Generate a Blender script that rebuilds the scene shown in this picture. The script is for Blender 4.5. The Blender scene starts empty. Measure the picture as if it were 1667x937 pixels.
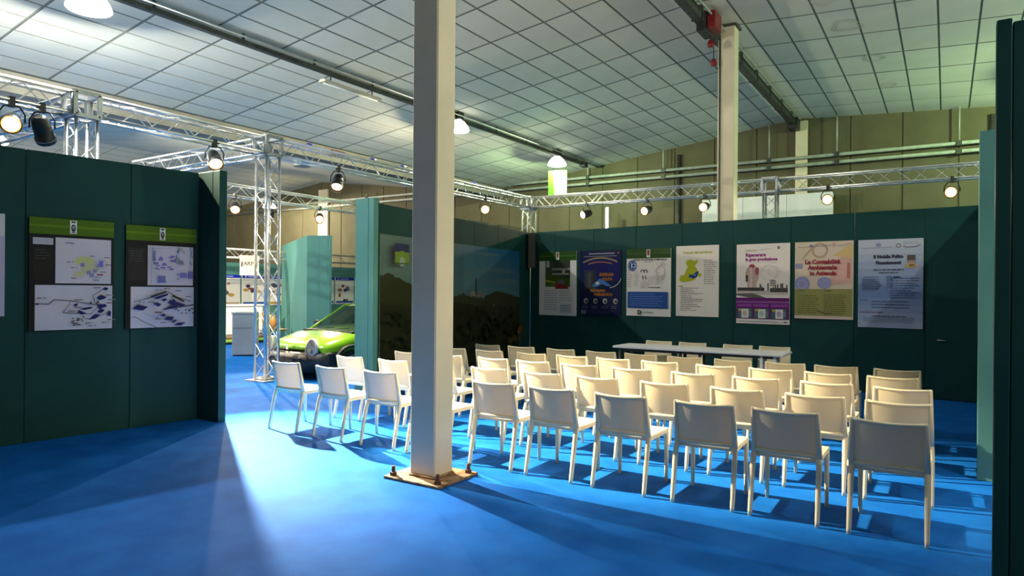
import bpy, math, random
from mathutils import Matrix, Vector, Quaternion
random.seed(7)
S = bpy.context.scene
COL = S.collection
PI = math.pi

# ------------------------------------------------------------------ camera
cam_data = bpy.data.cameras.new('camera')
cam_data.sensor_width = 36.0
cam_data.lens = 1099.0 / 1667.0 * 36.0
cam_data.shift_y = 3.6 / 1667.0
cam_data.clip_end = 200
cam = bpy.data.objects.new('camera', cam_data)
COL.objects.link(cam)
YAW, ROLL = math.radians(32.73), 0.008
fwd = Vector((-math.sin(YAW), math.cos(YAW), 0))
rgt = Vector((math.cos(YAW), math.sin(YAW), 0))
up = Vector((0, 0, 1))
r2 = rgt * math.cos(ROLL) + up * math.sin(ROLL)
u2 = up * math.cos(ROLL) - rgt * math.sin(ROLL)
cam.matrix_world = Matrix(((r2.x, u2.x, -fwd.x, 0), (r2.y, u2.y, -fwd.y, 0), (r2.z, u2.z, -fwd.z, 1.6), (0, 0, 0, 1)))
S.camera = cam

# ------------------------------------------------------------------ world + exposure
W = bpy.data.worlds.new('hall_ambient')
S.world = W
W.use_nodes = True
W.node_tree.nodes['Background'].inputs[0].default_value = (1.0, 0.94, 0.76, 1)
W.node_tree.nodes['Background'].inputs[1].default_value = 0.20
S.view_settings.view_transform = 'Standard'
S.view_settings.look = 'None'
S.view_settings.exposure = 0.0
S.view_settings.gamma = 1.0
S.view_settings.use_curve_mapping = False

# lamp powers, colours and aims (the lights themselves are made in the lamp builders below)
HIGH_BAY = [  # disc centre, point power, colour, uplight power
    ('A', (-9.9, 4.63, 5.40), 950, (0.97, 0.98, 0.93), 4),
    ('B', (-9.84, 12.85, 5.40), 600, (1.0, 0.88, 0.62), 5),
    ('C', (-9.84, 17.75, 5.36), 400, (0.70, 1.0, 0.54), 6),
    ('D', (2.6, 17.75, 5.70), 750, (0.66, 1.0, 0.48), 8),  # added out of view to tint the far right ceiling slope green
    ('G', (2.6, 10.5, 5.70), 330, (0.86, 1.0, 0.72), 16),  # unseen lamp added to brighten the ceiling by the ridge
    ('H', (2.6, 4.6, 5.70), 330, (0.95, 0.98, 0.86), 14),  # unseen, added to lift the near part of the ceiling
    ('E', (-19.0, 6.8, 5.0), 3800, (1.0, 0.92, 0.72), 40),  # added out of view to light the next bay's ceiling
    ('F', (-24.0, 18.4, 5.0), 1000, (1.0, 0.9, 0.66), 40),  # added behind the car tower to light the next bay and its end wall
]
BEAM_A = ((-2.75, 6.3, 0), 25000, (1.0, 0.85, 0.55), 28, 0.8)

# ------------------------------------------------------------------ materials
def new_mat(name):
    m = bpy.data.materials.new(name)
    m.use_nodes = True
    return m, m.node_tree, m.node_tree.nodes['Principled BSDF']

def noise_mat(name, c1, c2, scale=8.0, rough=0.6, metal=0.0, bump=0.0, bscale=None, detail=4.0, spec=0.5, lo=0.35, hi=0.65):
    m, nt, b = new_mat(name)
    tc = nt.nodes.new('ShaderNodeTexCoord')
    n = nt.nodes.new('ShaderNodeTexNoise')
    n.inputs['Scale'].default_value = scale
    n.inputs['Detail'].default_value = detail
    nt.links.new(tc.outputs['Object'], n.inputs['Vector'])
    cr = nt.nodes.new('ShaderNodeValToRGB')
    cr.color_ramp.elements[0].position = lo
    cr.color_ramp.elements[1].position = hi
    cr.color_ramp.elements[0].color = (*c1, 1)
    cr.color_ramp.elements[1].color = (*c2, 1)
    nt.links.new(n.outputs['Fac'], cr.inputs['Fac'])
    nt.links.new(cr.outputs['Color'], b.inputs['Base Color'])
    b.inputs['Roughness'].default_value = rough
    b.inputs['Metallic'].default_value = metal
    b.inputs['Specular IOR Level'].default_value = spec
    if bump:
        n2 = nt.nodes.new('ShaderNodeTexNoise')
        n2.inputs['Scale'].default_value = bscale or scale * 6
        nt.links.new(tc.outputs['Object'], n2.inputs['Vector'])
        bp = nt.nodes.new('ShaderNodeBump')
        bp.inputs['Strength'].default_value = bump
        bp.inputs['Distance'].default_value = 0.01
        nt.links.new(n2.outputs['Fac'], bp.inputs['Height'])
        nt.links.new(bp.outputs['Normal'], b.inputs['Normal'])
    return m

def emit_mat(name, col, strength):
    m, nt, b = new_mat(name)
    b.inputs['Base Color'].default_value = (*col, 1)
    b.inputs['Emission Color'].default_value = (*col, 1)
    b.inputs['Emission Strength'].default_value = strength
    return m

M = {}
M['carpet'] = noise_mat('blue_carpet', (0.005, 0.10, 0.41), (0.009, 0.13, 0.49), 3.0, 0.7, 0, 0.25, 160, spec=0.03)
M['ceil_back'] = noise_mat('ceiling_joint', (0.24, 0.245, 0.19), (0.30, 0.305, 0.24), 3, 0.9)
M['tile'] = noise_mat('ceiling_tile', (0.73, 0.715, 0.59), (0.80, 0.785, 0.66), 0.9, 0.8, 0, 0.05, 40)
M['eave'] = noise_mat('eave_beam', (0.22, 0.21, 0.17), (0.3, 0.28, 0.22), 2, 0.8)
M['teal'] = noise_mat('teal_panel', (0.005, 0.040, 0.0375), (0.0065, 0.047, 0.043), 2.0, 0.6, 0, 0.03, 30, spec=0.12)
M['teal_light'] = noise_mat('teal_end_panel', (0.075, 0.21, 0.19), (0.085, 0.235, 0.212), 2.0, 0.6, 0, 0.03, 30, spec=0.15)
M['olive'] = noise_mat('olive_wall', (0.10, 0.088, 0.045), (0.125, 0.112, 0.06), 1.2, 0.85, 0, 0.04, 20)
M['column'] = noise_mat('painted_column', (0.70, 0.61, 0.42), (0.77, 0.67, 0.48), 2.5, 0.6, 0, 0.06, 25)
M['rust'] = noise_mat('rusty_plate', (0.20, 0.10, 0.045), (0.42, 0.27, 0.15), 14, 0.8, 0.2, 0.3, 60)
M['bolt'] = noise_mat('rusty_bolt', (0.09, 0.035, 0.015), (0.2, 0.08, 0.03), 30, 0.7, 0.4)
M['alu'] = noise_mat('truss_aluminium', (0.62, 0.61, 0.58), (0.78, 0.77, 0.74), 6, 0.34, 0.85)
M['alu2'] = noise_mat('truss_plate', (0.42, 0.44, 0.45), (0.55, 0.57, 0.58), 6, 0.45, 0.8)
M['black'] = noise_mat('black_metal', (0.008, 0.008, 0.008), (0.02, 0.02, 0.02), 20, 0.45)
M['dark_metal'] = noise_mat('dark_tray', (0.035, 0.04, 0.035), (0.075, 0.08, 0.07), 10, 0.5, 0.4)
M['pipe'] = noise_mat('grey_pipe', (0.30, 0.32, 0.28), (0.42, 0.44, 0.39), 5, 0.5)
M['red'] = noise_mat('red_plastic', (0.17, 0.008, 0.01), (0.24, 0.012, 0.014), 8, 0.4)
M['chair'] = noise_mat('cream_plastic', (0.80, 0.68, 0.455), (0.84, 0.72, 0.495), 5, 0.42, spec=0.4)
M['table'] = noise_mat('white_laminate', (0.74, 0.72, 0.72), (0.8, 0.78, 0.78), 3, 0.35)
M['white'] = noise_mat('white_paint', (0.72, 0.72, 0.7), (0.8, 0.8, 0.78), 3, 0.6)
M['grey'] = noise_mat('grey_laminate', (0.34, 0.36, 0.36), (0.4, 0.42, 0.42), 2, 0.5)
M['speaker'] = noise_mat('brown_speaker', (0.045, 0.032, 0.028), (0.07, 0.05, 0.045), 60, 0.7)
M['car'] = noise_mat('green_car_paint', (0.20, 0.46, 0.006), (0.23, 0.52, 0.008), 1.5, 0.22, spec=0.6)
M['car'].node_tree.nodes['Principled BSDF'].inputs['Coat Weight'].default_value = 0.7
M['bumper'] = noise_mat('black_bumper', (0.012, 0.012, 0.014), (0.022, 0.022, 0.024), 12, 0.5)
M['rubber'] = noise_mat('tyre_rubber', (0.012, 0.012, 0.012), (0.02, 0.02, 0.02), 15, 0.85)
M['chrome'] = noise_mat('chrome', (0.70, 0.71, 0.72), (0.85, 0.86, 0.87), 40, 0.25, 0.35)
M['seat_fabric'] = noise_mat('car_seat', (0.02, 0.022, 0.025), (0.04, 0.042, 0.05), 30, 0.9)
M['amber'] = noise_mat('amber_lens', (0.6, 0.2, 0.02), (0.7, 0.26, 0.03), 30, 0.2)
M['orange'] = noise_mat('orange_plastic', (0.75, 0.27, 0.04), (0.82, 0.34, 0.06), 6, 0.5)
M['wood'] = noise_mat('brown_step', (0.10, 0.06, 0.03), (0.16, 0.10, 0.05), 4, 0.7)
M['lime'] = noise_mat('lime_carpet', (0.28, 0.52, 0.06), (0.34, 0.6, 0.09), 20, 0.9)
M['stain'] = noise_mat('water_stain', (0.56, 0.48, 0.32), (0.66, 0.60, 0.45), 6, 0.9)
M['lens'] = emit_mat('lit_lens', (1.0, 0.80, 0.52), 7.0)
M['lens_edge'] = emit_mat('lens_glow_ring', (1.0, 0.42, 0.10), 1.6)
M['bay_disc'] = emit_mat('lamp_disc', (1.0, 0.93, 0.95), 9.0)
M['tube'] = emit_mat('fluorescent_tube_light', (0.95, 0.95, 1.0), 5.0)

def thin_glass(name, tint, refl):
    m, nt, b = new_mat(name)
    b.inputs['Base Color'].default_value = (0.02, 0.03, 0.03, 1)
    b.inputs['Roughness'].default_value = 0.03
    b.inputs['Specular IOR Level'].default_value = 0.9
    tr = nt.nodes.new('ShaderNodeBsdfTransparent')
    tr.inputs['Color'].default_value = (*tint, 1)
    mx = nt.nodes.new('ShaderNodeMixShader')
    mx.inputs[0].default_value = refl
    nt.links.new(tr.outputs[0], mx.inputs[1]); nt.links.new(b.outputs[0], mx.inputs[2])
    nt.links.new(mx.outputs[0], nt.nodes['Material Output'].inputs[0])
    return m
M['glass'] = thin_glass('window_glass', (0.62, 0.78, 0.72), 0.3)
M['lamp_glass'] = thin_glass('headlamp_glass', (0.9, 0.92, 0.95), 0.25)

def chair_back_mat():
    m, nt, b = new_mat('cream_plastic_thin')
    b.inputs['Base Color'].default_value = (0.81, 0.69, 0.465, 1)
    b.inputs['Roughness'].default_value = 0.42
    tr = nt.nodes.new('ShaderNodeBsdfTranslucent')
    tr.inputs['Color'].default_value = (0.92, 0.80, 0.60, 1)
    mx = nt.nodes.new('ShaderNodeMixShader')
    mx.inputs[0].default_value = 0.16
    nt.links.new(b.outputs[0], mx.inputs[1])
    nt.links.new(tr.outputs[0], mx.inputs[2])
    nt.links.new(mx.outputs[0], nt.nodes['Material Output'].inputs[0])
    return m
M['chair_back'] = chair_back_mat()

def bell_mat():
    m, nt, b = new_mat('acrylic_reflector')
    b.inputs['Base Color'].default_value = (0.8, 0.85, 0.82, 1)
    tr = nt.nodes.new('ShaderNodeBsdfTranslucent')
    tr.inputs['Color'].default_value = (0.85, 0.9, 0.87, 1)
    mx = nt.nodes.new('ShaderNodeMixShader')
    mx.inputs[0].default_value = 0.3
    nt.links.new(b.outputs[0], mx.inputs[1])
    nt.links.new(tr.outputs[0], mx.inputs[2])
    nt.links.new(mx.outputs[0], nt.nodes['Material Output'].inputs[0])
    return m
M['bell'] = bell_mat()

def print_mat():
    m, nt, b = new_mat('printed_sheet')
    a = nt.nodes.new('ShaderNodeVertexColor')
    a.layer_name = 'Col'
    n = nt.nodes.new('ShaderNodeTexNoise')
    n.inputs['Scale'].default_value = 35
    mx = nt.nodes.new('ShaderNodeMix')
    mx.data_type = 'RGBA'
    mx.blend_type = 'MULTIPLY'
    mx.inputs['Factor'].default_value = 0.12
    nt.links.new(a.outputs['Color'], mx.inputs['A'])
    nt.links.new(n.outputs['Color'], mx.inputs['B'])
    nt.links.new(mx.outputs['Result'], b.inputs['Base Color'])
    b.inputs['Roughness'].default_value = 0.45
    b.inputs['Specular IOR Level'].default_value = 0.1
    return m
M['print'] = print_mat()

# ------------------------------------------------------------------ mesh helpers
class MB:
    def __init__(s):
        s.v = []; s.f = []; s.c = []; s.sm = []
    def add(s, vs, fs, col=None, smooth=False):
        o = len(s.v)
        s.v += [tuple(v) for v in vs]
        for f in fs:
            s.f.append(tuple(i + o for i in f)); s.c.append(col); s.sm.append(smooth)
        return s
    def box(s, x0, x1, y0, y1, z0, z1, col=None):
        vs = [(x0, y0, z0), (x1, y0, z0), (x1, y1, z0), (x0, y1, z0), (x0, y0, z1), (x1, y0, z1), (x1, y1, z1), (x0, y1, z1)]
        return s.add(vs, [(3, 2, 1, 0), (4, 5, 6, 7), (0, 1, 5, 4), (1, 2, 6, 5), (2, 3, 7, 6), (3, 0, 4, 7)], col)
    def bbox(s, x0, x1, y0, y1, z0, z1, b=0.006):   # box with chamfered vertical and top edges
        P = lambda i, z: [(x0 + b - i, y0 - i + i, z)]
        ring = lambda e, z: [(x0 + b - e, y0 + 0 + (b - e) * 0, z)]
        def rr(ins, z):
            return [(x0 + ins + b, y0 + ins, z), (x1 - ins - b, y0 + ins, z), (x1 - ins, y0 + ins + b, z), (x1 - ins, y1 - ins - b, z),
                    (x1 - ins - b, y1 - ins, z), (x0 + ins + b, y1 - ins, z), (x0 + ins, y1 - ins - b, z), (x0 + ins, y0 + ins + b, z)]
        return s.loft([rr(b, z0), rr(0, z0 + b), rr(0, z1 - b), rr(b, z1)])
    def loft(s, rings, cap=True, smooth=False, closed=True):
        o = len(s.v); n = len(rings[0])
        for r in rings: s.v += [tuple(p) for p in r]
        for k in range(len(rings) - 1):
            for i in range(n if closed else n - 1):
                j = (i + 1) % n
                s.f.append((o + k * n + i, o + k * n + j, o + (k + 1) * n + j, o + (k + 1) * n + i)); s.c.append(None); s.sm.append(smooth)
        if cap:
            s.f.append(tuple(o + i for i in reversed(range(n)))); s.c.append(None); s.sm.append(False)
            l = o + (len(rings) - 1) * n
            s.f.append(tuple(l + i for i in range(n))); s.c.append(None); s.sm.append(False)
        return s
    def tube(s, pts, r, n=8, smooth=True, cap=True):
        pts = [Vector(p) for p in pts]
        rad = r if isinstance(r, (list, tuple)) else [r] * len(pts)
        rings = []; ref = None
        for i, p in enumerate(pts):
            t = (pts[min(i + 1, len(pts) - 1)] - pts[max(i - 1, 0)]).normalized()
            if ref is None:
                ref = Vector((0, 0, 1)) if abs(t.z) < 0.9 else Vector((1, 0, 0))
            a = t.cross(ref).normalized(); b = a.cross(t)
            ref = b
            rings.append([p + (a * math.cos(2 * PI * k / n) + b * math.sin(2 * PI * k / n)) * rad[i] for k in range(n)])
        rings = [list(reversed(r_)) for r_ in rings]
        return s.loft(rings, cap, smooth)
    def lathe(s, prof, n=24, axis='z', smooth=True, c=(0, 0, 0)):   # prof: list of (r, h)
        rings = []
        for r, h in prof:
            ring = []
            for k in range(n):
                a = 2 * PI * k / n
                x, y = r * math.cos(a), r * math.sin(a)
                p = (x, y, h) if axis == 'z' else ((h, x, y) if axis == 'x' else (y, h, x))
                ring.append((p[0] + c[0], p[1] + c[1], p[2] + c[2]))
            rings.append(ring)
        return s.loft(rings, True, smooth)
    def mesh(s, name, mat):
        me = bpy.data.meshes.new(name)
        me.from_pydata(s.v, [], s.f)
        me.materials.append(M[mat] if isinstance(mat, str) else mat)
        me.polygons.foreach_set('use_smooth', s.sm)
        if any(c is not None for c in s.c):
            ca = me.color_attributes.new('Col', 'FLOAT_COLOR', 'CORNER')
            data = []
            for p in me.polygons:
                c = s.c[p.index] or (0.8, 0.8, 0.8)
                data += [c[0], c[1], c[2], 1.0] * p.loop_total
            ca.data.foreach_set('color', data)
        me.update()
        return me
    def build(s, name, mat, parent=None, loc=(0, 0, 0)):
        return link(name, s.mesh(name, mat), parent, loc)

def link(name, me, parent=None, loc=(0, 0, 0), rot=None):
    o = bpy.data.objects.new(name, me)
    COL.objects.link(o)
    o.location = loc
    if rot is not None:
        if isinstance(rot, Quaternion):
            o.rotation_mode = 'QUATERNION'; o.rotation_quaternion = rot
        else:
            o.rotation_euler = rot
    if parent: o.parent = parent
    return o

def tag(o, label, cat, group=None):
    o['label'] = label; o['category'] = cat
    if group: o['group'] = group
    return o
def thing(name, label, cat, loc=(0, 0, 0), rz=0.0, group=None):
    o = bpy.data.objects.new(name, None)
    o.empty_display_size = 0.1
    COL.objects.link(o); o.location = loc; o.rotation_euler = (0, 0, rz)
    return tag(o, label, cat, group)
def struct(o):
    o['kind'] = 'structure'; return o
def sroot(name, loc=(0, 0, 0), rz=0.0):
    o = bpy.data.objects.new(name, None); COL.objects.link(o)
    o.location = loc; o.rotation_euler = (0, 0, rz); o['kind'] = 'structure'
    return o

# ------------------------------------------------------------------ floor
X0, X1, Y0, Y1 = -31.0, 8.0, -5.0, 20.8
struct(MB().box(X0, X1, Y0, Y1, -0.1, 0.0).build('floor', 'carpet'))

# ------------------------------------------------------------------ ceiling: two slopes of tiles over dark joints, and the next bay
RX = -3.677
zl = lambda x: 7.049 + 0.125 * x
zr = lambda x: 6.365 - 0.061 * x
EAVE = -13.75
cm = MB()
T = 0.05
def slab(xa, xb, za, zb, lift=0.009):
    cm.add([(xa, Y0, za + lift), (xb, Y0, zb + lift), (xb, Y1, zb + lift), (xa, Y1, za + lift),
            (xa, Y0, za + lift + T), (xb, Y0, zb + lift + T), (xb, Y1, zb + lift + T), (xa, Y1, za + lift + T)],
           [(0, 1, 2, 3), (7, 6, 5, 4), (4, 5, 1, 0), (5, 6, 2, 1), (6, 7, 3, 2), (7, 4, 0, 3)])
slab(EAVE, RX, zl(EAVE), zl(RX))
slab(RX, X1, zr(RX), zr(X1))
ceiling = struct(cm.build('ceiling', 'ceil_back'))

def in_view(p):
    d = Vector(p) - Vector((0, 0, 1.6))
    f = d.dot(fwd)
    if f < 0.5: return None
    x = 833.5 + 1099 * d.dot(rgt) / f; y = 472 - 1099 * d.z / f
    return (x, y, f)
tiles = []
def tile_grid(xs, ys, dx, dy, zf, slope):
    for x in xs:
        for y in ys:
            c = (x, y, zf(x))
            q = in_view(c)
            size = 0
            if q and -60 < q[0] < 1640 and -60 < q[1] < 400: size = 1.0 / q[2]
            tiles.append((size, c, dx, dy, slope))
RAIL = -9.84
gl = [-6.53 + 0.5655 * (j + 0.5) for j in range(-6, 5)]          # between rail and ridge
ysl = [9.019 + 1.2267 * (i + 0.5) for i in range(-11, 10)]
tile_grid(gl, ysl, 0.5655, 1.2267, zl, 0.125)
gl2 = [-10.0 - 0.523 * (j + 0.5) for j in range(0, 7)]
ysl2 = [5.717 + 1.159 * (i + 0.5) for i in range(-9, 13)]
tile_grid(gl2, ysl2, 0.523, 1.159, zl, 0.125)
gr = [-1.353 + 0.6046 * (j + 0.5) for j in range(-4, 15)]
ysr = [14.14 + 1.334 * (i + 0.5) for i in range(-14, 5)]
tile_grid(gr, ysr, 0.6046, 1.334, zr, -0.061)
tiles.sort(key=lambda t: -t[0])
tile_mesh = {}
rest = MB()
npart = 0
for size, c, dx, dy, sl in tiles:
    hx, hy = dx / 2 - 0.013, dy / 2 - 0.017
    if c[1] + hy > Y1 - 0.02: hy_c = (Y1 - 0.02 - (c[1] - hy)) / 2; c = (c[0], c[1] - hy + hy_c, c[2]); hy = hy_c
    if hy < 0.05: continue
    if size > 0 and npart < 299:
        key = (round(hx, 3), round(hy, 3), sl)
        if key not in tile_mesh:
            b = 0.006
            def ring(i, z): return [(-hx + i, -hy + i, z + sl * (-hx + i)), (hx - i, -hy + i, z + sl * (hx - i)), (hx - i, hy - i, z + sl * (hx - i)), (-hx + i, hy - i, z + sl * (-hx + i))]
            tile_mesh[key] = MB().loft([ring(b, 0), ring(0, b * .5), ring(0, 0.009)]).mesh('ceiling_tile', 'tile')
            tile_mesh[key].materials.append(M['ceil_back'])
            for p in tile_mesh[key].polygons: p.material_index = 1 if p.index < 8 else 0
        o = link('ceiling_tile', tile_mesh[key], ceiling, (c[0], c[1], c[2] + random.uniform(-0.001, 0.001)))
        npart += 1
    else:
        x0, x1, y0, y1 = c[0] - hx, c[0] + hx, c[1] - hy, c[1] + hy
        za, zb = c[2] - sl * hx, c[2] + sl * hx
        rest.add([(x0, y0, za), (x1, y0, zb), (x1, y1, zb), (x0, y1, za), (x0, y0, za + .009), (x1, y0, zb + .009), (x1, y1, zb + .009), (x0, y1, za + .009)],
                 [(3, 2, 1, 0), (0, 1, 5, 4), (1, 2, 6, 5), (2, 3, 7, 6), (3, 0, 4, 7)])
o = rest.build('ceiling_tile_field', 'tile', ceiling)
o.data.materials.append(M['ceil_back'])
for p in o.data.polygons: p.material_index = 1 if p.index % 5 else 0; o['kind'] = 'stuff'

# next bay beyond the eave
e = MB().box(EAVE - 0.45, EAVE, Y0, Y1, 4.98, zl(EAVE) + 0.07)
struct(e.build('trim_1', 'eave'))
n = MB()
zz = 5.25
NR = -23.5
n.add([(EAVE - .45, Y0, zz), (NR, Y0, zz + 1.1), (NR, Y1, zz + 1.1), (EAVE - .45, Y1, zz), (X0, Y0, zz + .2), (X0, Y1, zz + .2)],
      [(0, 1, 2, 3), (1, 4, 5, 2)])
n.add([(EAVE - .45, Y0, zz + .06), (NR, Y0, zz + 1.16), (NR, Y1, zz + 1.16), (EAVE - .45, Y1, zz + .06), (X0, Y0, zz + .26), (X0, Y1, zz + .26)],
      [(3, 2, 1, 0), (2, 5, 4, 1)])
m_far = bpy.data.materials.new('far_ceiling'); m_far.use_nodes = True
nt = m_far.node_tree; bb = nt.nodes['Principled BSDF']
tc = nt.nodes.new('ShaderNodeTexCoord'); br = nt.nodes.new('ShaderNodeTexBrick')
br.offset = 0.0
br.inputs['Color1'].default_value = (0.74, 0.69, 0.5, 1); br.inputs['Color2'].default_value = (0.77, 0.72, 0.53, 1)
br.inputs['Mortar'].default_value = (0.16, 0.15, 0.12, 1)
br.inputs['Scale'].default_value = 1.0; br.inputs['Mortar Size'].default_value = 0.012
br.inputs['Brick Width'].default_value = 0.57; br.inputs['Row Height'].default_value = 1.2
nt.links.new(tc.outputs['Object'], br.inputs['Vector']); nt.links.new(br.outputs['Color'], bb.inputs['Base Color'])
bb.inputs['Roughness'].default_value = 0.85
M['far_ceiling'] = m_far
far_ceiling = struct(n.build('ceiling_left', 'far_ceiling'))

# brown water stains on the ceiling tiles
for k, (x, y, r) in enumerate([(-1.55, 13.6, 0.26), (-1.3, 15.7, 0.2), (-1.75, 12.2, 0.22), (-1.15, 17.9, 0.16)]):
    q = MB()
    for ring_r in (1.0, 0.72):
        pts_o = []; pts_i = []
        for a in range(28):
            an = 2 * PI * a / 28
            rr = r * ring_r * (1 + 0.1 * math.sin(3 * an + k) + 0.06 * math.sin(5 * an))
            px, py = x + rr * math.cos(an), y + rr * 1.2 * math.sin(an)
            pts_o.append((px, py, zr(px) - 0.003))
            px, py = x + rr * 0.9 * math.cos(an), y + rr * 1.1 * math.sin(an)
            pts_i.append((px, py, zr(px) - 0.003))
        q.loft([pts_o, pts_i], cap=False)
    q.build('water_stain', 'stain', ceiling)

# ------------------------------------------------------------------ hall end wall and left wall
hw = sroot('wall_hall_end', (0, Y1, 0))
MB().box(X0, X1, 0.0, 0.2, 0, 6.9).build('backing', 'olive', hw)
x = X0; k = 0
pm = {}
while x < X1 - 0.1:
    w = min(1.25, X1 - x)
    if round(w, 2) not in pm:
        pm[round(w, 2)] = MB().loft([[(0.012, 0, 0), (w - 0.012, 0, 0), (w - 0.012, 0, 6.8), (0.012, 0, 6.8)], [(0.02, -0.03, 0.01), (w - 0.02, -0.03, 0.01), (w - 0.02, -0.03, 6.79), (0.02, -0.03, 6.79)]]).mesh('wall_panel', 'olive')
    link('wall_panel', pm[round(w, 2)], hw, (x, 0, 0))
    x += w
struct(MB().box(X0 - 0.2, X0, Y0, Y1 + .2, 0, 6.9).build('wall_hall_left', 'olive'))

# ------------------------------------------------------------------ teal stand walls made of one metre panels
def panel_wall(name, A, B, H, thick=0.05, mat='teal', step=1.0, first=None, side=1):
    """wall from A to B; its visible face is on the line AB, the thickness goes to the far side"""
    A = Vector((A[0], A[1], 0)); B = Vector((B[0], B[1], 0))
    d = B - A; L = d.length; ang = math.atan2(d.y, d.x)
    root = sroot(name, A, ang)
    xs = [0.0]; x = first if first else step
    while x < L - 0.05: xs.append(x); x += step
    xs.append(L)
    for a, b in zip(xs[:-1], xs[1:]):
        g = 0.003
        y0, y1 = (0, thick) if side > 0 else (-thick, 0)
        MB().bbox(a + g, b - g, y0, y1, 0, H, 0.004).build('panel', mat, root)
    return root
M0, M1, B1 = (-7.215, 7.464), (-7.888, 13.033), (0.394, 12.009)
LA, LB = (-8.29, 0.0), (-7.682, 4.862)
left_wall = panel_wall('wall_left', LA, LB, 3.0, first=0.12 + 0.06 + 1.83 * 0 + 0.95, side=1)
mural_wall = panel_wall('wall_mural', M0, M1, 2.9, side=1)
back_wall = panel_wall('wall_back', M1, B1, 2.9, first=0.686, side=1)
right_wall = panel_wall('wall_right', (0.41, 12.05), (0.40, 7.12), 2.9, side=1)
# end panels (returns)
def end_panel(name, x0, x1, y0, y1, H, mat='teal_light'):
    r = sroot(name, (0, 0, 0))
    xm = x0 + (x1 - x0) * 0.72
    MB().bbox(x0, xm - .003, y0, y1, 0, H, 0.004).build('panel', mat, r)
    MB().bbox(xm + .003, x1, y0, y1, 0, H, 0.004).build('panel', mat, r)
    return r
end_panel('trim_2', -7.76, -7.27, 4.868, 4.968, 3.0, 'teal')
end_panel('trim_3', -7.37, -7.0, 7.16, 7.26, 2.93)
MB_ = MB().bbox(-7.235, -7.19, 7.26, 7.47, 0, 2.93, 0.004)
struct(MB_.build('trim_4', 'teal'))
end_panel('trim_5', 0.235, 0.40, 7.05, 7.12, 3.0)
nw = sroot('wall_right_near', (0, 0, 0))
MB().bbox(0.21, 0.275, 4.24, 4.32, 0, 3.0, 0.004).build('panel', 'teal', nw)
MB().bbox(0.279, 1.2, 4.255, 4.32, 0, 2.985, 0.004).build('panel', 'teal', nw)

def on_wall(A, B, u, z, off=0.0):
    A = Vector((A[0], A[1], 0)); d = (Vector((B[0], B[1], 0)) - A).normalized()
    nrm = Vector((d.y, -d.x, 0))
    p = A + d * u + nrm * off
    return (p.x, p.y, z), math.atan2(d.y, d.x)

# door in the back wall
p, ang = on_wall(M1, B1, 7.79, 0, 0.002)
door = sroot('door_1', p, ang)
MB().bbox(0.0, 0.85, -0.012, 0, 0.01, 2.1, 0.004).build('door_leaf', 'teal', door)
h = MB(); h.tube([(0.06, -0.012, 0.9), (0.06, -0.06, 0.9), (0.17, -0.06, 0.9)], 0.009, 8)
h.build('door_handle', 'alu2', door)

# ------------------------------------------------------------------ printed boards
class Print:
    """flat print built up in layers, u right, v up, facing -y"""
    def __init__(s): s.b = MB(); s.k = 0
    def y(s): s.k += 1; return -0.0004 * s.k
    def rect(s, u0, v0, u1, v1, c):
        y = s.y(); s.b.add([(u0, y, v0), (u1, y, v0), (u1, y, v1), (u0, y, v1)], [(0, 1, 2, 3)], c); return s
    def poly(s, pts, c):
        y = s.y(); s.b.add([(u, y, v) for u, v in pts], [tuple(range(len(pts)))], c); return s
    def ell(s, u, v, ru, rv, c, n=20):
        return s.poly([(u + ru * math.cos(2 * PI * i / n), v + rv * math.sin(2 * PI * i / n)) for i in range(n)], c)
    def ring(s, u, v, r, t, c, a0=0, a1=2 * PI, n=20, k=1.0):
        y = s.y(); o = []
        for i in range(n + 1):
            a = a0 + (a1 - a0) * i / n
            o.append((u + r * math.cos(a), y, v + k * r * math.sin(a))); o.append((u + (r - t) * math.cos(a), y, v + k * (r - t) * math.sin(a)))
        s.b.add(o, [(2 * i, 2 * i + 1, 2 * i + 3, 2 * i + 2) for i in range(n)], c); return s
    def line(s, pts, t, c):
        y = s.y()
        for (a, b), (a2, b2) in zip(pts[:-1], pts[1:]):
            d = Vector((a2 - a, b2 - b)); d.normalize(); nx, ny = -d.y * t / 2, d.x * t / 2
            s.b.add([(a + nx, y, b + ny), (a - nx, y, b - ny), (a2 - nx, y, b2 - ny), (a2 + nx, y, b2 + ny)], [(0, 1, 2, 3)], c)
        return s
    def lines(s, u0, u1, v0, v1, n, c, t=0.45, ragged=0.3):     # lines of small unreadable body text, as in the photo
        dv = (v1 - v0) / n
        for i in range(n):
            v = v1 - (i + 0.5) * dv; u = u0; y = s.y()
            e = u1 - (u1 - u0) * ragged * random.random()
            while u < e:
                w = min(random.uniform(0.03, 0.09), e - u)
                s.b.add([(u, y, v - dv * t / 2), (u + w, y, v - dv * t / 2), (u + w, y, v + dv * t / 2), (u, y, v + dv * t / 2)], [(0, 1, 2, 3)], c)
                u += w + 0.012
        return s
    def text(s, txt, u, v, size, c, align='CENTER', bold=0.0, sx=1.0):
        cu = bpy.data.curves.new('t', 'FONT')
        cu.body = txt; cu.size = size; cu.align_x = align; cu.resolution_u = 2; cu.offset = bold
        ob = bpy.data.objects.new('t', cu); COL.objects.link(ob)
        dg = bpy.context.evaluated_depsgraph_get()
        me = ob.evaluated_get(dg).to_mesh()
        y = s.y()
        s.b.add([(u + q.co.x * sx, y, v + q.co.y) for q in me.vertices], [tuple(f.vertices) for f in me.polygons], c)
        ob.evaluated_get(dg).to_mesh_clear()
        bpy.data.objects.remove(ob); bpy.data.curves.remove(cu)
        return s
WHT = (0.66, 0.64, 0.62); INK = (0.04, 0.04, 0.05); GRY = (0.3, 0.3, 0.3)

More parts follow.
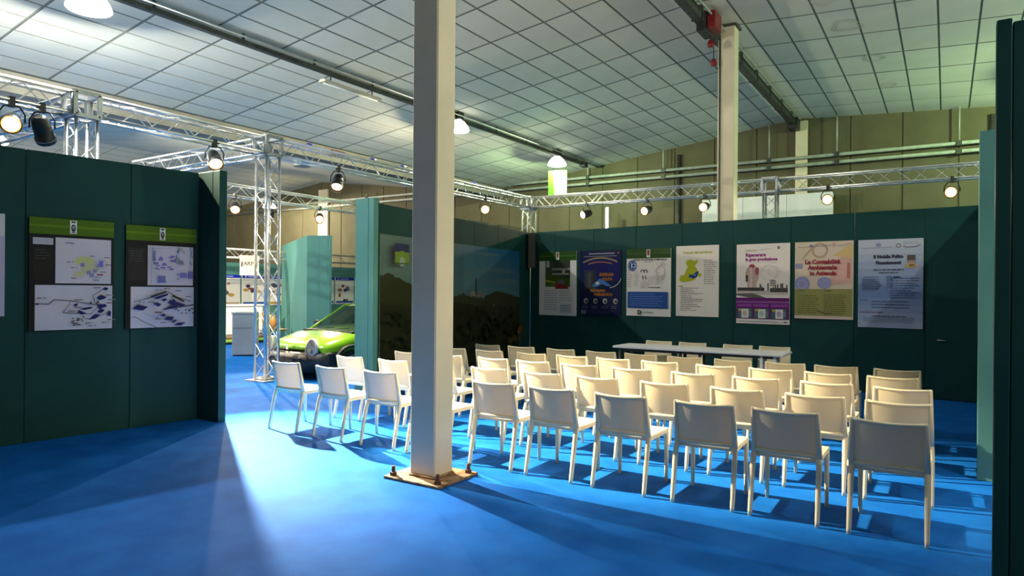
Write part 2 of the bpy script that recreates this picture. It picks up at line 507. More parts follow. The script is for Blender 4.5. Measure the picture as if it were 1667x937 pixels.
def board(label, A, B, u0, z0, w, h, pr, base='white', thick=0.02, group=None, cat='poster', name='poster'):
    (p, ang) = on_wall(A, B, u0, z0, 0.004)
    t = thing(name, label, cat, p, ang, group)
    MB().bbox(0, w, -thick, 0, 0, h, 0.003).build('board', base, t)
    o = pr.b.build('printed_sheet', 'print', t, (0, -thick - 0.0003, 0))
    return t
def crest_header(P, w, h, hh, c1, c2, dark=False):
    P.rect(0, h - hh, w, h, c1)
    P.rect(0, h - hh * 0.55, w, h - hh * 0.42, c2)
    P.rect(w * .46, h - hh * .9, w * .54, h - hh * .08, (0.7, 0.7, 0.68))
    if dark:
        P.rect(w * .475, h - hh * .22, w * .525, h - hh * .12, (0.03, 0.03, 0.03)); P.ell(w * .5, h - hh * .55, w * .028, hh * .24, (0.05, 0.05, 0.05)); P.ell(w * .5, h - hh * .5, w * .014, hh * .1, (0.3, 0.3, 0.3)); P.rect(w * .475, h - hh * .86, w * .525, h - hh * .8, (0.06, 0.06, 0.06))
        return
    P.poly([(w * .475, h - hh * .2), (w * .525, h - hh * .2), (w * .525, h - hh * .55), (w * .5, h - hh * .78), (w * .475, h - hh * .55)], (0.25, 0.04, 0.05))
    P.rect(w * .478, h - hh * .2, w * .522, h - hh * .12, (0.08, 0.08, 0.08))

# --- back wall posters, left to right
w, h = 0.99, 1.39
P = Print(); P.rect(0, 0, w, h, WHT); crest_header(P, w, h, .2, (0.02, 0.07, 0.01), (0.04, 0.13, 0.02))
P.rect(.17, .62, .83, 1.19, (0.03, 0.045, 0.03)); P.rect(.36, .98, .83, 1.03, (0.22, 0.24, 0.2)); P.rect(.36, .88, .8, .92, (0.3, 0.32, 0.28))
P.rect(.62, .9, .7, 1.0, (0.35, 0.38, 0.3)); P.poly([(.17, .62), (.17, .82), (.5, .86), (.83, .8), (.83, .62)], (0.05, 0.1, 0.01))
P.poly([(.17, .73), (.17, .78), (.45, .73), (.45, .7)], (0.3, 0.33, 0.02)); P.poly([(.17, .62), (.17, .66), (.6, .72), (.62, .66), (.4, .62)], (0.09, 0.16, 0.02))
for q in (.2, .24, .29, .34): P.rect(q, .82, q + .02, 1.15, (0.09, 0.14, 0.05))
P.rect(.2, 1.05, .28, 1.19, (0.4, 0.42, 0.42)); P.ell(.6, .71, .1, .07, (0.12, 0.12, 0.13)); P.poly([(.44, .58), (.46, .7), (.7, .68), (.8, .6), (.8, .58)], (0.22, 0.02, 0.03))
P.lines(.15, .52, .1, .56, 9, (0.3, 0.34, 0.42), .35, .1); P.lines(.56, .9, .3, .56, 5, (0.34, 0.38, 0.45), .35, .2); P.rect(.58, .06, .88, .26, (0.42, 0.45, 0.5)); P.lines(.6, .86, .08, .24, 3, (0.25, 0.28, 0.34))
board('white poster with dark garden photo under dark green header, leftmost on back wall', M1, B1, .275, 1.06, w, h, P, group='posters on the back wall')

w, h = 1.0, 1.36
P = Print(); P.rect(0, 0, w, h, (0.008, 0.012, 0.05)); P.rect(0.03, .75, .97, 1.2, (0.008, 0.01, 0.09)); P.rect(.22, 1.28, .85, 1.31, (0.22, 0.22, 0.3)); P.rect(.1, 1.23, .9, 1.25, (0.14, .14, .2))
P.ring(.5, 0.2, 1.02, .03, (0.3, 0.22, 0.12), 1.15, 2.0, 14); P.ring(.5, 0.05, 1.08, .022, (0.32, 0.12, 0.05), 1.3, 1.85, 12); P.ell(.93, 1.3, .025, .025, (0.3, 0.05, 0.08))
P.rect(.12, .55, .4, .95, (0.03, 0.04, 0.05)); P.rect(.2, .6, .28, .9, (0.06, 0.07, 0.07)); P.rect(.34, .7, .38, 1.05, (0.02, 0.02, 0.03))
P.poly([(.3, .62), (.5, .78), (.62, .73), (.78, .62), (.66, .62), (.56, .66), (.4, .6)], (0.05, 0.14, 0.36)); P.ell(.44, .68, .05, .035, (0.45, 0.48, 0.45)); P.ring(.72, .9, .32, .014, (0.5, 0.5, 0.5), -1.5, -.4, 10)
P.text('ENERGIA', .66, .83, .085, (0.35, 0.13, 0.01), bold=.004); P.text('PULITA', .68, .74, .075, (0.35, 0.13, 0.01), bold=.004); P.text('RISPARMIO', .45, .50, .075, (0.35, 0.16, 0.01), bold=.003); P.text('ENERGETICO', .58, .42, .075, (0.4, 0.13, 0.01), bold=.003)
for i, q in enumerate((.16, .4, .63, .88)):
    P.ell(q, .31, .055, .06, (0.3, 0.3, 0.28)); P.ell(q + .012, .3, .028, .03, (0.03, 0.03, 0.04)); P.lines(q - .09, q + .09, .15, .22, 2, (0.12, 0.12, 0.16))
P.rect(.04, .03, .18, .12, (0.06, 0.09, 0.15)); P.lines(.05, .17, .04, .11, 2, (0.2, 0.24, 0.3)); P.lines(.24, .95, .05, .12, 2, (0.05, 0.05, 0.09))
board('dark blue poster with star shape and four pale discs, second from left on back wall', M1, B1, 1.36, 1.08, w, h, P, base='black', group='posters on the back wall')

w, h = .97, 1.33
P = Print(); P.rect(0, 0, w, h, (0.72, 0.66, 0.62)); crest_header(P, w, h, .19, (0.03, 0.07, 0.012), (0.05, 0.11, 0.03))
P.text('PIANO DI AZIONE COMUNALE', .52, 1.095, .052, (0.05, 0.05, 0.06), bold=.002); P.lines(.4, .66, 1.05, 1.085, 1, GRY)
P.ell(.13, 1.0, .1, .11, (0.02, 0.05, 0.2)); P.ring(.13, 1.0, .085, .01, (0.4, 0.45, 0.6)); P.rect(.1, .95, .12, 1.06, (0.45, 0.5, 0.65)); P.ring(.16, 1.0, .045, .016, (0.45, 0.5, 0.65))
P.ring(.36, .87, .05, .022, (0.1, 0.1, 0.1), -.4, PI); P.ring(.43, .87, .05, .022, (0.1, 0.1, 0.1), -.4, PI); P.line([(.36, .8), (.38, .73)], .02, INK); P.line([(.42, .8), (.44, .73)], .02, INK)
random.seed(3)
for i in range(16):
    a, b = random.uniform(.58, .88), random.uniform(.72, 1.02); P.line([(a, b), (a + random.uniform(-.12, .1), b + random.uniform(-.1, .1))], .006, (0.36, 0.32, 0.3))
P.ring(.76, .88, .1, .008, (0.5, 0.35, 0.25)); P.rect(.33, .58, .47, .68, (0.6, 0.57, 0.55)); P.lines(.34, .46, .54, .67, 5, GRY, .2); P.line([(.36, .72), (.5, .62)], .006, GRY)
P.lines(.03, .14, .56, .93, 8, (0.35, 0.33, 0.33), .3); P.lines(.18, .3, .6, .9, 7, (0.4, 0.38, 0.38), .25); P.lines(.52, .92, .62, .8, 6, (0.42, 0.4, 0.38), .2); P.lines(.5, .78, .55, .59, 1, INK, .3)
P.line([(.5, .6), (.5, .8)], .006, GRY); P.line([(.7, .62), (.7, .76)], .006, GRY)
P.rect(.04, .16, .92, .48, (0.02, 0.07, 0.27)); P.lines(.09, .88, .19, .45, 6, (0.14, 0.22, 0.45), .25, .35)
P.poly([(.27, .03), (.27, .12), (.32, .12), (.35, .09), (.35, .05), (.31, .03)], (0.05, 0.06, 0.04)); P.ell(.31, .08, .012, .02, (0.5, 0.5, 0.45)); P.text('ambiente', .5, .06, .06, (0.06, 0.07, 0.05))
board('cream poster with round blue emblem and blue text box below', M1, B1, 2.49, 1.11, w, h, P, group='posters on the back wall')

w, h = .845, 1.33
P = Print(); P.rect(0, 0, w, h, (0.72, 0.65, 0.58))
P.text('Comuni del territorio', .43, 1.18, .066, (0.35, 0.32, 0.03), bold=.003)
P.poly([(.08, .66), (.16, .64), (.3, .66), (.38, .69), (.44, .76), (.5, .74), (.51, .8), (.44, .83), (.42, .9), (.38, .95), (.44, 1.02), (.43, 1.07), (.36, 1.04), (.31, 1.07), (.22, 1.06), (.2, .99), (.24, .93), (.2, .87), (.17, .78), (.1, .77), (.07, .72)], (0.38, 0.4, 0.015))
P.poly([(.26, .74), (.36, .71), (.43, .75), (.46, .86), (.38, .82), (.34, .78), (.27, .79)], (0.01, 0.045, 0.2)); P.ell(.38, .78, .02, .015, (0.2, 0.3, 0.5))
P.lines(.56, .8, .6, 1.07, 12, (0.2, 0.18, 0.17), .3, .35)
P.lines(.06, .17, .55, .58, 1, (0.2, 0.18, 0.17), .5); P.lines(.1, .55, .1, .55, 13, (0.2, 0.18, 0.17), .3, .6)
board('cream poster with yellow-green region map and a small blue area', M1, B1, 3.57, 1.135, w, h, P, group='posters on the back wall')

w, h = .93, 1.41
P = Print(); P.rect(0, 0, w, h, (0.74, 0.66, 0.62)); P.rect(.16, 1.28, .36, 1.31, (0.5, 0.4, 0.36)); P.line([(.4, 1.3), (.62, 1.32)], .01, (0.4, 0.4, 0.4)); P.rect(.72, 1.31, .76, 1.36, (0.12, 0.15, 0.14))
P.text('Rigenerare', .16, 1.19, .082, (0.28, 0.04, 0.22), 'LEFT', .004); P.text('la gran produzione', .16, 1.115, .074, (0.28, 0.04, 0.22), 'LEFT', .004); P.rect(.16, 1.08, .74, 1.085, (0.45, 0.4, 0.42))
P.ell(.28, .86, .12, .18, (0.5, 0.33, 0.3)); P.ell(.28, 1.02, .05, .035, (0.35, 0.05, 0.1)); P.ell(.37, .93, .035, .07, (0.36, 0.08, 0.1)); P.rect(.2, .64, .36, .86, (0.48, 0.34, 0.31)); P.rect(.17, .74, .21, .86, (0.05, 0.05, 0.05)); P.rect(.25, .62, .28, 1.0, (0.62, 0.48, 0.44))
P.ring(.58, .9, .14, .01, (0.62, 0.52, 0.55)); P.ring(.66, .92, .1, .01, (0.62, 0.5, 0.52))
P.rect(.02, .58, .5, .64, (0.06, 0.05, 0.05)); P.rect(.02, .52, .91, .58, (0.5, 0.42, 0.4)); P.poly([(.0, .5), (.0, .53), (.3, .54), (.62, .43), (.62, .4)], (0.12, 0.12, 0.11)); P.rect(.6, .56, .9, .63, (0.05, 0.05, 0.05))
random.seed(5)
for i in range(14):
    q = random.uniform(.42, .9); P.rect(q, .58, q + .02, .58 + random.uniform(.05, .14), (0.09, 0.08, 0.08))
for q in (.67, .7, .73, .76): P.rect(.6, q, .7, q + .012, (0.08, 0.08, 0.08))
P.rect(0, .09, w, .46, (0.12, 0.015, 0.14)); P.rect(0, .37, w, .4, (0.25, 0.09, 0.27)); P.rect(.02, .3, .28, .35, (0.24, 0.05, 0.26)); P.rect(.31, .3, .58, .35, (0.24, 0.05, 0.26)); P.rect(.62, .3, .91, .35, (0.24, 0.05, 0.26))
for q, cc in ((.03, (0.5, 0.36, 0.34)), (.33, (0.4, 0.42, 0.4)), (.63, (0.38, 0.28, 0.45))):
    P.rect(q, .1, q + .26, .27, (0.05, 0.12, 0.13)); P.rect(q + .07, .1, q + .2, .26, (0.62, 0.6, 0.55)); P.ell(q + .13, .18, .04, .05, cc); P.ell(q + .04, .24, .025, .02, (0.45, 0.3, 0.02)); P.rect(q + .215, .13, q + .235, .22, (0.2, 0.2, 0.25))
P.lines(.04, .8, .03, .06, 1, (0.45, 0.4, 0.4), .4); P.rect(.84, .035, .9, .055, (0.12, 0.12, 0.12))
board('pale poster with purple band and three small pictures along its bottom', M1, B1, 4.75, 1.042, w, h, P, group='posters on the back wall')

w, h = .912, 1.29
P = Print(); P.rect(0, 0, w, h, (0.62, 0.5, 0.42)); P.poly([(.5, .55), (.9, .6), (.9, 1.25), (.7, 1.0)], (0.6, 0.36, 0.32)); P.poly([(.6, 1.05), (.9, 1.25), (.9, 1.0)], (0.62, 0.43, 0.2)); P.poly([(0, .9), (.3, 1.0), (.2, 1.28), (0, 1.28)], (0.6, 0.5, 0.38))
P.ring(.4, 1.14, .13, .035, (0.42, 0.3, 0.22)); P.line([(.12, 1.0), (.3, 1.22)], .035, (0.45, 0.33, 0.25)); P.line([(.05, 1.0), (.2, 1.0)], .02, (0.55, 0.42, 0.35))
P.line([(.05, 1.2), (.58, 1.22)], .008, (0.25, 0.2, 0.25)); P.ell(.26, 1.22, .03, .025, (0.2, 0.2, 0.32)); P.rect(.6, 1.2, .64, 1.26, (0.55, 0.3, 0.25)); P.line([(.67, 1.21), (.78, 1.22), (.88, 1.25)], .008, (0.25, 0.2, 0.2))
P.rect(.01, .84, .12, .93, (0.3, 0.26, 0.42)); P.ell(.12, .58, .125, .13, (0.26, 0.25, 0.46)); P.ring(.12, .58, .08, .02, (0.33, 0.32, 0.5)); P.ell(.47, .6, .11, .1, (0.28, 0.27, 0.47)); P.text('1', .84, .68, .36, (0.45, 0.16, 0.15), bold=.003)
P.rect(0, .02, .9, .5, (0.26, 0.25, 0.09)); P.rect(0, 0, .9, .05, (0.6, 0.46, 0.42)); P.rect(.05, .46, .16, .48, (0.15, 0.12, 0.08)); P.rect(.47, .46, .58, .48, (0.15, 0.12, 0.08))
P.lines(.05, .4, .08, .4, 9, (0.1, 0.1, 0.04), .28, .2); P.lines(.47, .83, .08, .42, 10, (0.1, 0.1, 0.04), .28, .2); P.line([(.36, .14), (.5, .09), (.6, .1)], .02, (0.1, 0.08, 0.05))
P.text('La Contabilità', .44, .92, .098, (0.27, 0.015, 0.035), bold=.004); P.text('Ambientale', .44, .825, .098, (0.27, 0.015, 0.035), bold=.004); P.text('in Azienda', .45, .73, .098, (0.27, 0.015, 0.035), bold=.004)
board('pink and olive poster with dark red title, right of the purple banded poster', M1, B1, 5.765, 1.162, w, h, P, group='posters on the back wall')

w, h = .905, 1.395
P = Print()
nn = 12
for i in range(nn):
    t = i / (nn - 1); k = abs(t - .38) * 1.5
    c = (0.14 + .34 * min(1, k) ** 1.2, 0.21 + .3 * min(1, k) ** 1.2, 0.40 + .2 * min(1, k))
    P.rect(0, h * i / nn, w, h * (i + 1) / nn, c)
P.line([(.06, 1.26), (.48, 1.27)], .008, (0.2, 0.2, 0.28)); P.ell(.29, 1.31, .04, .03, (0.22, 0.25, 0.42)); P.ring(.57, 1.29, .035, .012, (0.2, 0.16, 0.16)); P.line([(.64, 1.28), (.68, 1.26), (.8, 1.265), (.87, 1.3)], .012, (0.16, 0.1, 0.14)); P.lines(.64, .88, 1.3, 1.35, 2, (0.3, 0.32, 0.4), .3)
P.text('Il Mobile Pulito', .43, 1.1, .068, (0.05, 0.05, 0.08), bold=.005); P.text('Finanziamenti', .43, 1.005, .064, (0.05, 0.05, 0.08), bold=.005); P.lines(.22, .66, .89, .94, 1, (0.08, 0.08, 0.1), .4, .05); P.lines(.3, .58, .85, .89, 1, (0.08, 0.08, 0.1), .4, .05)
P.rect(.69, 1.05, .8, 1.14, (0.1, 0.08, 0.07)); P.rect(.7, 1.02, .8, 1.06, (0.3, 0.2, 0.25)); P.ell(.74, .98, .07, .04, (0.5, 0.32, 0.08)); P.rect(.72, .96, .79, 1.0, (0.15, 0.13, 0.1)); P.ell(.83, .97, .02, .02, (0.5, 0.3, 0.35))
P.poly([(.06, .6), (.06, .78), (.22, .77), (.33, .68), (.28, .6)], (0.09, 0.14, 0.26)); P.lines(.08, .36, .6, .82, 6, (0.07, 0.1, 0.2), .3); P.lines(.46, .86, .46, .8, 9, (0.06, 0.08, 0.18), .25, .35); P.rect(.5, .79, .6, .81, (0.03, 0.04, 0.1)); P.rect(.41, .64, .47, .82, (0.1, 0.15, 0.3))
P.lines(.03, .18, .42, .45, 1, (0.06, 0.08, 0.15), .4); P.lines(.2, .72, .3, .44, 3, (0.06, 0.08, 0.15), .2, .05); P.lines(.04, .4, .23, .26, 1, (0.25, 0.08, 0.15), .4); P.lines(.2, .68, .17, .2, 1, (0.08, 0.06, 0.1), .4, .05); P.lines(.08, .85, .08, .17, 4, (0.1, 0.12, 0.2), .25, .15)
board('blue poster with dark centred title, rightmost on back wall', M1, B1, 6.75, 1.054, w, h, P, group='posters on the back wall')

# --- left wall boards
LL = (Vector((LB[0], LB[1])) - Vector((LA[0], LA[1]))).length
def left_board(label, u, z, w, h, P): return board(label, LA, LB, u, z, w, h, P, base='black', group='map boards on the left wall')
U0 = (Vector((-7.925, 2.91)) - Vector(LA)).length
MAPW = (0.52, 0.50, 0.56); NAVY = (0.012, 0.015, 0.10); GREEN = (0.06, 0.13, 0.008)
def map_board(kind):
    w, h = .79, 1.18
    P = Print(); P.rect(0, 0, w, h, (0.012, 0.012, 0.012)); crest_header(P, w, h, .17, GREEN, (0.1, 0.19, 0.01), True)
    if kind == 0:
        P.rect(.03, .9, .21, .97, (0.4, 0.4, 0.46)); P.rect(.03, .53, .21, .88, (0.018, 0.016, 0.014)); P.lines(.05, .19, .74, .86, 4, (0.06, 0.06, 0.06), .2)
        P.rect(.23, .5, .76, .98, MAPW); P.rect(.05, 0.01, .775, .48, MAPW)
        P.ell(.5, .74, .1, .05, (0.45, 0.46, 0.2)); P.ell(.55, .66, .09, .06, (0.42, 0.45, 0.25)); P.ell(.45, .6, .05, .03, (0.45, 0.46, 0.25))
        for a, b in ((.46, .68), (.58, .62), (.52, .6), (.62, .68), (.55, .57)): P.rect(a, b, a + .04, b + .04, (0.2, 0.2, 0.42))
        P.rect(.64, .68, .68, .75, (0.16, 0.15, 0.5)); P.ring(.66, .71, .06, .006, (0.35, 0.34, 0.45), k=.9); P.rect(.62, .59, .68, .605, (0.25, 0.02, 0.03)); P.line([(.36, .93), (.4, .92)], .015, (0.2, 0.2, 0.5))
        for a, b in ((.32, .92), (.55, .79), (.33, .72), (.37, .66), (.37, .55), (.69, .78), (.7, .7), (.65, .62), (.6, .56), (.58, .53)): P.lines(a, a + .06, b, b + .014, 1, (0.2, 0.19, 0.22), .8, .1)
        P.line([(.05, .29), (.17, .28), (.22, .33), (.4, .31), (.6, .27), (.66, .28)], .008, (0.12, 0.08, 0.12)); P.line([(.66, .28), (.56, .17), (.3, .19), (.37, .3)], .006, (0.15, 0.12, 0.15)); P.line([(.6, .3), (.58, .37), (.68, .44)], .007, (0.12, 0.1, 0.12)); P.line([(.5, .12), (.6, .12), (.74, .2)], .006, (0.15, 0.1, 0.1))
        for pts in ([(.67, .44), (.7, .465), (.735, .45), (.71, .425)], [(.62, .35), (.66, .38), (.72, .35), (.68, .33), (.64, .32)], [(.4, .28), (.44, .29), (.43, .26), (.4, .255)], [(.45, .23), (.5, .24), (.56, .25), (.58, .235), (.5, .215)], [(.43, .2), (.45, .215), (.52, .18), (.47, .165)], [(.54, .11), (.6, .17), (.66, .165), (.6, .12)], [(.62, .27), (.7, .28), (.72, .25), (.66, .23), (.7, .21), (.66, .18), (.62, .19), (.65, .22)], [(.72, .16), (.74, .21), (.76, .19), (.755, .14)], [(.05, .29), (.09, .285), (.06, .27)]): P.poly(pts, NAVY)
        random.seed(11)
        for i in range(22): a, b = random.uniform(.37, .48), random.uniform(.05, .14); P.rect(a, b, a + .018, b + .01, (0.03, 0.03, 0.03))
        for i in range(10): a, b = random.uniform(.54, .62), random.uniform(.27, .31); P.rect(a, b, a + .018, b + .01, (0.03, 0.03, 0.03))
        for a, b in ((.06, .34), (.4, .32), (.4, .24), (.34, .2), (.58, .45), (.7, .37), (.72, .32), (.66, .07), (.5, .07), (.72, .1), (.53, .04)): P.lines(a, a + .08, b, b + .014, 1, (0.18, 0.17, 0.18), .8, .1)
        P.rect(.71, .285, .77, .295, (0.15, 0.02, 0.02))
    else:
        P.rect(.02, .55, .22, .93, (0.02, 0.02, 0.02)); P.lines(.04, .2, .76, .9, 5, (0.06, 0.06, 0.07), .25)
        P.rect(.23, .5, .75, .96, MAPW); P.rect(.05, 0.01, .76, .48, MAPW)
        random.seed(4)
        for i in range(16): a, b = random.uniform(.28, .5), random.uniform(.66, .86); P.rect(a, b, a + random.uniform(.02, .06), b + random.uniform(.012, .03), (0.16, 0.16, 0.42))
        for i in range(26): a, b = random.uniform(.52, .73), random.uniform(.74, .92); P.rect(a, b, a + .01, b + random.uniform(.02, .05), (0.2, 0.2, 0.24))
        P.rect(.29, .78, .31, .9, (0.16, 0.16, 0.42)); P.rect(.6, .59, .67, .65, (0.15, 0.14, 0.46)); P.rect(.69, .58, .74, .67, (0.15, 0.14, 0.46)); P.rect(.55, .62, .58, .64, (0.2, 0.2, 0.46)); P.rect(.55, .57, .58, .585, (0.2, 0.2, 0.46))
        for q in (.34, .37, .4): P.rect(q, .54, q + .02, .61, (0.14, 0.14, 0.4))
        P.rect(.33, .53, .43, .545, (0.14, 0.14, 0.4)); P.line([(.26, .5), (.27, .92), (.5, .94)], .005, GRY); P.line([(.27, .7), (.5, .68)], .005, GRY)
        P.line([(.08, .31), (.27, .36), (.44, .43), (.56, .36), (.72, .31)], .008, (0.06, 0.06, 0.05)); P.line([(.26, .365), (.43, .425)], .02, (0.02, 0.03, 0.02)); P.line([(.5, .38), (.6, .33), (.64, .31)], .02, (0.02, 0.03, 0.02)); P.line([(.06, .13), (.09, .14), (.2, .07), (.33, .01)], .007, (0.06, 0.06, 0.06)); P.line([(.18, .18), (.3, .13)], .005, GRY); P.line([(.4, .22), (.76, .27)], .015, (0.04, 0.04, 0.03))
        for pts in ([(.06, .23), (.12, .28), (.23, .25), (.17, .21)], [(.28, .35), (.36, .38), (.46, .41), (.44, .38), (.33, .34)], [(.28, .29), (.33, .3), (.38, .28), (.34, .25)], [(.37, .33), (.42, .35), (.44, .33), (.4, .31)], [(.44, .3), (.52, .34), (.54, .31), (.66, .27), (.6, .25), (.5, .27)], [(.38, .21), (.48, .26), (.58, .26), (.5, .23)], [(.36, .15), (.4, .17), (.43, .155), (.4, .135)], [(.4, .1), (.44, .135), (.52, .13), (.5, .09)], [(.3, .12), (.33, .13), (.35, .115)], [(.51, .03), (.57, .06), (.66, .06), (.6, .025)], [(.48, .07), (.54, .1), (.55, .085), (.51, .06)]): P.poly(pts, NAVY)
        P.rect(.3, .18, .38, .195, (0.18, 0.03, 0.02))
        for i in range(12): q = random.uniform(.46, .74); b = random.uniform(.16, .22); P.rect(q, b, q + .02, b + .012, (0.03, 0.03, 0.03))
        for a, b in ((.3, .44), (.4, .455), (.53, .43), (.65, .36), (.12, .3), (.22, .3), (.3, .1), (.36, .06)): P.lines(a, a + .07, b, b + .014, 1, (0.18, 0.17, 0.18), .8, .1)
    return P, w, h
P, w, h = map_board(0); left_board('black framed map board with green header, further from the end of the left wall', U0 + .225, 1.135, w, h, P)
P, w, h = map_board(1); left_board('black framed map board with green header, nearest the end of the left wall', U0 + 1.14, 1.125, w - .02, h, P)
P = Print(); P.rect(0, 0, .78, 1.02, (0.56, 0.56, 0.6)); P.lines(.1, .7, .2, .9, 12, (0.3, 0.3, 0.34)); P.rect(.745, 0, .78, .8, (0.42, 0.4, 0.52))
board('pale board cut off by the left edge of the view', LA, LB, U0 + .02 - .78, 1.30, .78, 1.02, P, group='map boards on the left wall')

# --- landscape mural
P = Print(); w, h = 4.95, 2.29
for i in range(16):
    v0 = .9 + (h - .9) * i / 16; v1 = .9 + (h - .9) * (i + 1) / 16; t = i / 15
    for j in range(10):
        s_ = j / 9
        c = (0.10 - .075 * t * s_ - .02 * s_, 0.165 - .085 * t * s_, 0.15 + .05 * t * s_)
        P.b.add([(w * j / 10, -0.0002, v0), (w * (j + 1) / 10, -0.0002, v0), (w * (j + 1) / 10, -0.0002, v1), (w * j / 10, -0.0002, v1)], [(0, 1, 2, 3)], c)
random.seed(9)
for i in range(9):
    a, b = random.uniform(2.2, 4.6), random.uniform(1.6, 2.2); P.ell(a, b, random.uniform(.3, .8), .03, (0.08, 0.13, 0.16))
def ridge(pts, c, jit=.03):
    o = [(pts[0][0], 0)]
    for (a, b), (a2, b2) in zip(pts[:-1], pts[1:]):
        k = max(2, int((a2 - a) / .06))
        for i in range(k): t = i / k; o.append((a + (a2 - a) * t, b + (b2 - b) * t + random.uniform(-jit, jit)))
    o += [pts[-1], (pts[-1][0], 0)]
    y = P.y()
    n0 = len(o)
    vs = [(u, y, v) for u, v in o] + [(u, y, 0) for u, v in o]
    P.b.add(vs, [(i, n0 + i, n0 + i + 1, i + 1) for i in range(n0 - 1)], c)
ridge([(2.0, 1.33), (2.5, 1.37), (3.1, 1.31), (3.6, 1.26), (4.95, 1.3)], (0.035, 0.04, 0.018))
ridge([(0, 1.66), (.2, 1.7), (.5, 1.62), (.9, 1.5), (1.3, 1.3), (2.0, 1.15), (2.8, 1.0)], (0.028, 0.032, 0.012), .02)
ridge([(3.2, 1.22), (3.5, 1.36), (3.7, 1.42), (4.1, 1.42), (4.4, 1.38), (4.7, 1.32), (4.95, 1.3)], (0.03, 0.03, 0.013), .02)
ridge([(0, 1.25), (1, 1.15), (2.4, 1.22), (3.2, 1.12), (4.95, 1.15)], (0.022, 0.024, 0.010), .02)
P.rect(2.80, 1.33, 2.95, 1.42, (0.28, 0.2, 0.15)); P.rect(2.95, 1.33, 3.3, 1.37, (0.2, 0.12, 0.1)); P.rect(2.985, 1.35, 3.03, 1.68, (0.07, 0.045, 0.05)); P.rect(2.86, 1.33, 2.88, 1.4, (0.1, 0.08, 0.07)); P.ell(3.75, 1.15, .04, .03, (0.12, 0.08, 0.06))
for i in range(260):
    a, b = random.uniform(0.02, 4.9), random.uniform(0.02, 1.12); g = random.uniform(.4, 1.5)
    P.ell(min(a, 4.86), b, random.uniform(.03, .09), random.uniform(.02, .06), (0.02 * g, 0.022 * g, 0.008 * g), 7)
for i in range(10): P.rect(4.2 + .06 * i, random.uniform(.3, .4), 4.22 + .06 * i, random.uniform(.45, .55), (0.16, 0.1, 0.03))
P.ell(4.78, .62, .12, .09, (0.13, 0.045, 0.02)); P.ell(4.7, .57, .08, .05, (0.16, 0.08, 0.03))
P.rect(.22, 1.86, .60, 2.16, (0.012, 0.02, 0.08)); P.rect(.22, 1.86, .60, 2.03, (0.2, 0.23, 0.02)); P.ring(.41, 1.86, .19, .09, (0.14, 0.24, 0.02), 0, PI); P.ell(.41, 1.88, .075, .075, (0.28, 0.33, 0.3)); P.rect(.22, 1.84, .60, 1.862, (0.05, 0.12, 0.03))
P.lines(.66, .92, 2.06, 2.13, 2, (0.1, 0.14, 0.13)); P.lines(.66, .92, 1.9, 2.0, 3, (0.1, 0.14, 0.13))
board('large dark landscape mural of wooded hills with a chimney, on the side wall', M0, M1, .05, .15, w, h, P, thick=.008, cat='mural', name='landscape_mural')

# speaker in the corner
p, ang = on_wall(M1, B1, 0.06, 2.10, 0.02)
t = thing('wall_speaker', 'tall narrow dark brown speaker in the corner of the back wall', 'speaker', p, ang + .6)
MB().bbox(-0.08, 0.08, -0.24, -0.06, 0, .78, 0.012).build('cabinet', 'speaker', t)
MB().bbox(-0.065, 0.065, -0.247, -0.24, 0.02, .76, 0.003).build('grille', 'black', t)
MB().box(-0.03, 0.03, -0.06, 0.05, .35, .45).build('bracket', 'black', t)

# ------------------------------------------------------------------ columns
def bolt(parent, x, y, z):
    b = MB(); b.lathe([(0.016, z), (0.016, z + .075), (0.012, z + .08)], 8, c=(x, y, 0)); b.lathe([(0.03, z), (0.03, z + .028)], 6, smooth=False, c=(x, y, 0))
    b.build('bolt', 'bolt', parent)
cx, cy = -3.70, 4.50
t = thing('column', 'square cream column on a rusty bolted plate standing on the blue carpet', 'column', (cx, cy, 0))
MB().bbox(-.135, .135, -.125, .125, .02, 6.62, .012).build('shaft', 'column', t)
MB().bbox(-.30, .30, -.27, .27, 0.0, .022, .004).build('base_plate', 'rust', t)
wld = MB(); wld.bbox(-.15, .15, -.14, .14, .02, .045, .012); wld.build('weld_collar', 'rust', t)
for a, b in ((-.24, -.21), (.24, -.21), (.24, .21), (-.24, .21)): bolt(t, a, b, .022)
t = thing('column', 'slim cream column rising behind the poster wall to the ridge', 'column', (-3.47, 12.86, 0))
MB().bbox(-.15, .15, -.15, .15, 0, 6.57, .01).build('shaft', 'column', t)
MB().bbox(-.19, .19, -.19, .19, 6.53, 6.59, .004).build('cap_plate', 'dark_metal', t)
cc = MB(); cc.tube([(-.11, -.165, 0.1), (-.11, -.165, 6.4)], .014, 8); cc.build('conduit', 'dark_metal', t)
t = thing('pilaster', 'pale pilaster on the olive end wall beside the ridge', 'column', (-3.5, Y1 - .09, 0)); MB().bbox(-.16, .16, -.05, .05, 0, 6.5, .008).build('shaft', 'column', t)
t = thing('pilaster', 'pale pilaster on the olive end wall beyond the car', 'column', (-23.3, Y1 - .09, 0)); MB().bbox(-.3, .3, -.05, .05, 0, 6.0, .008).build('shaft', 'column', t)

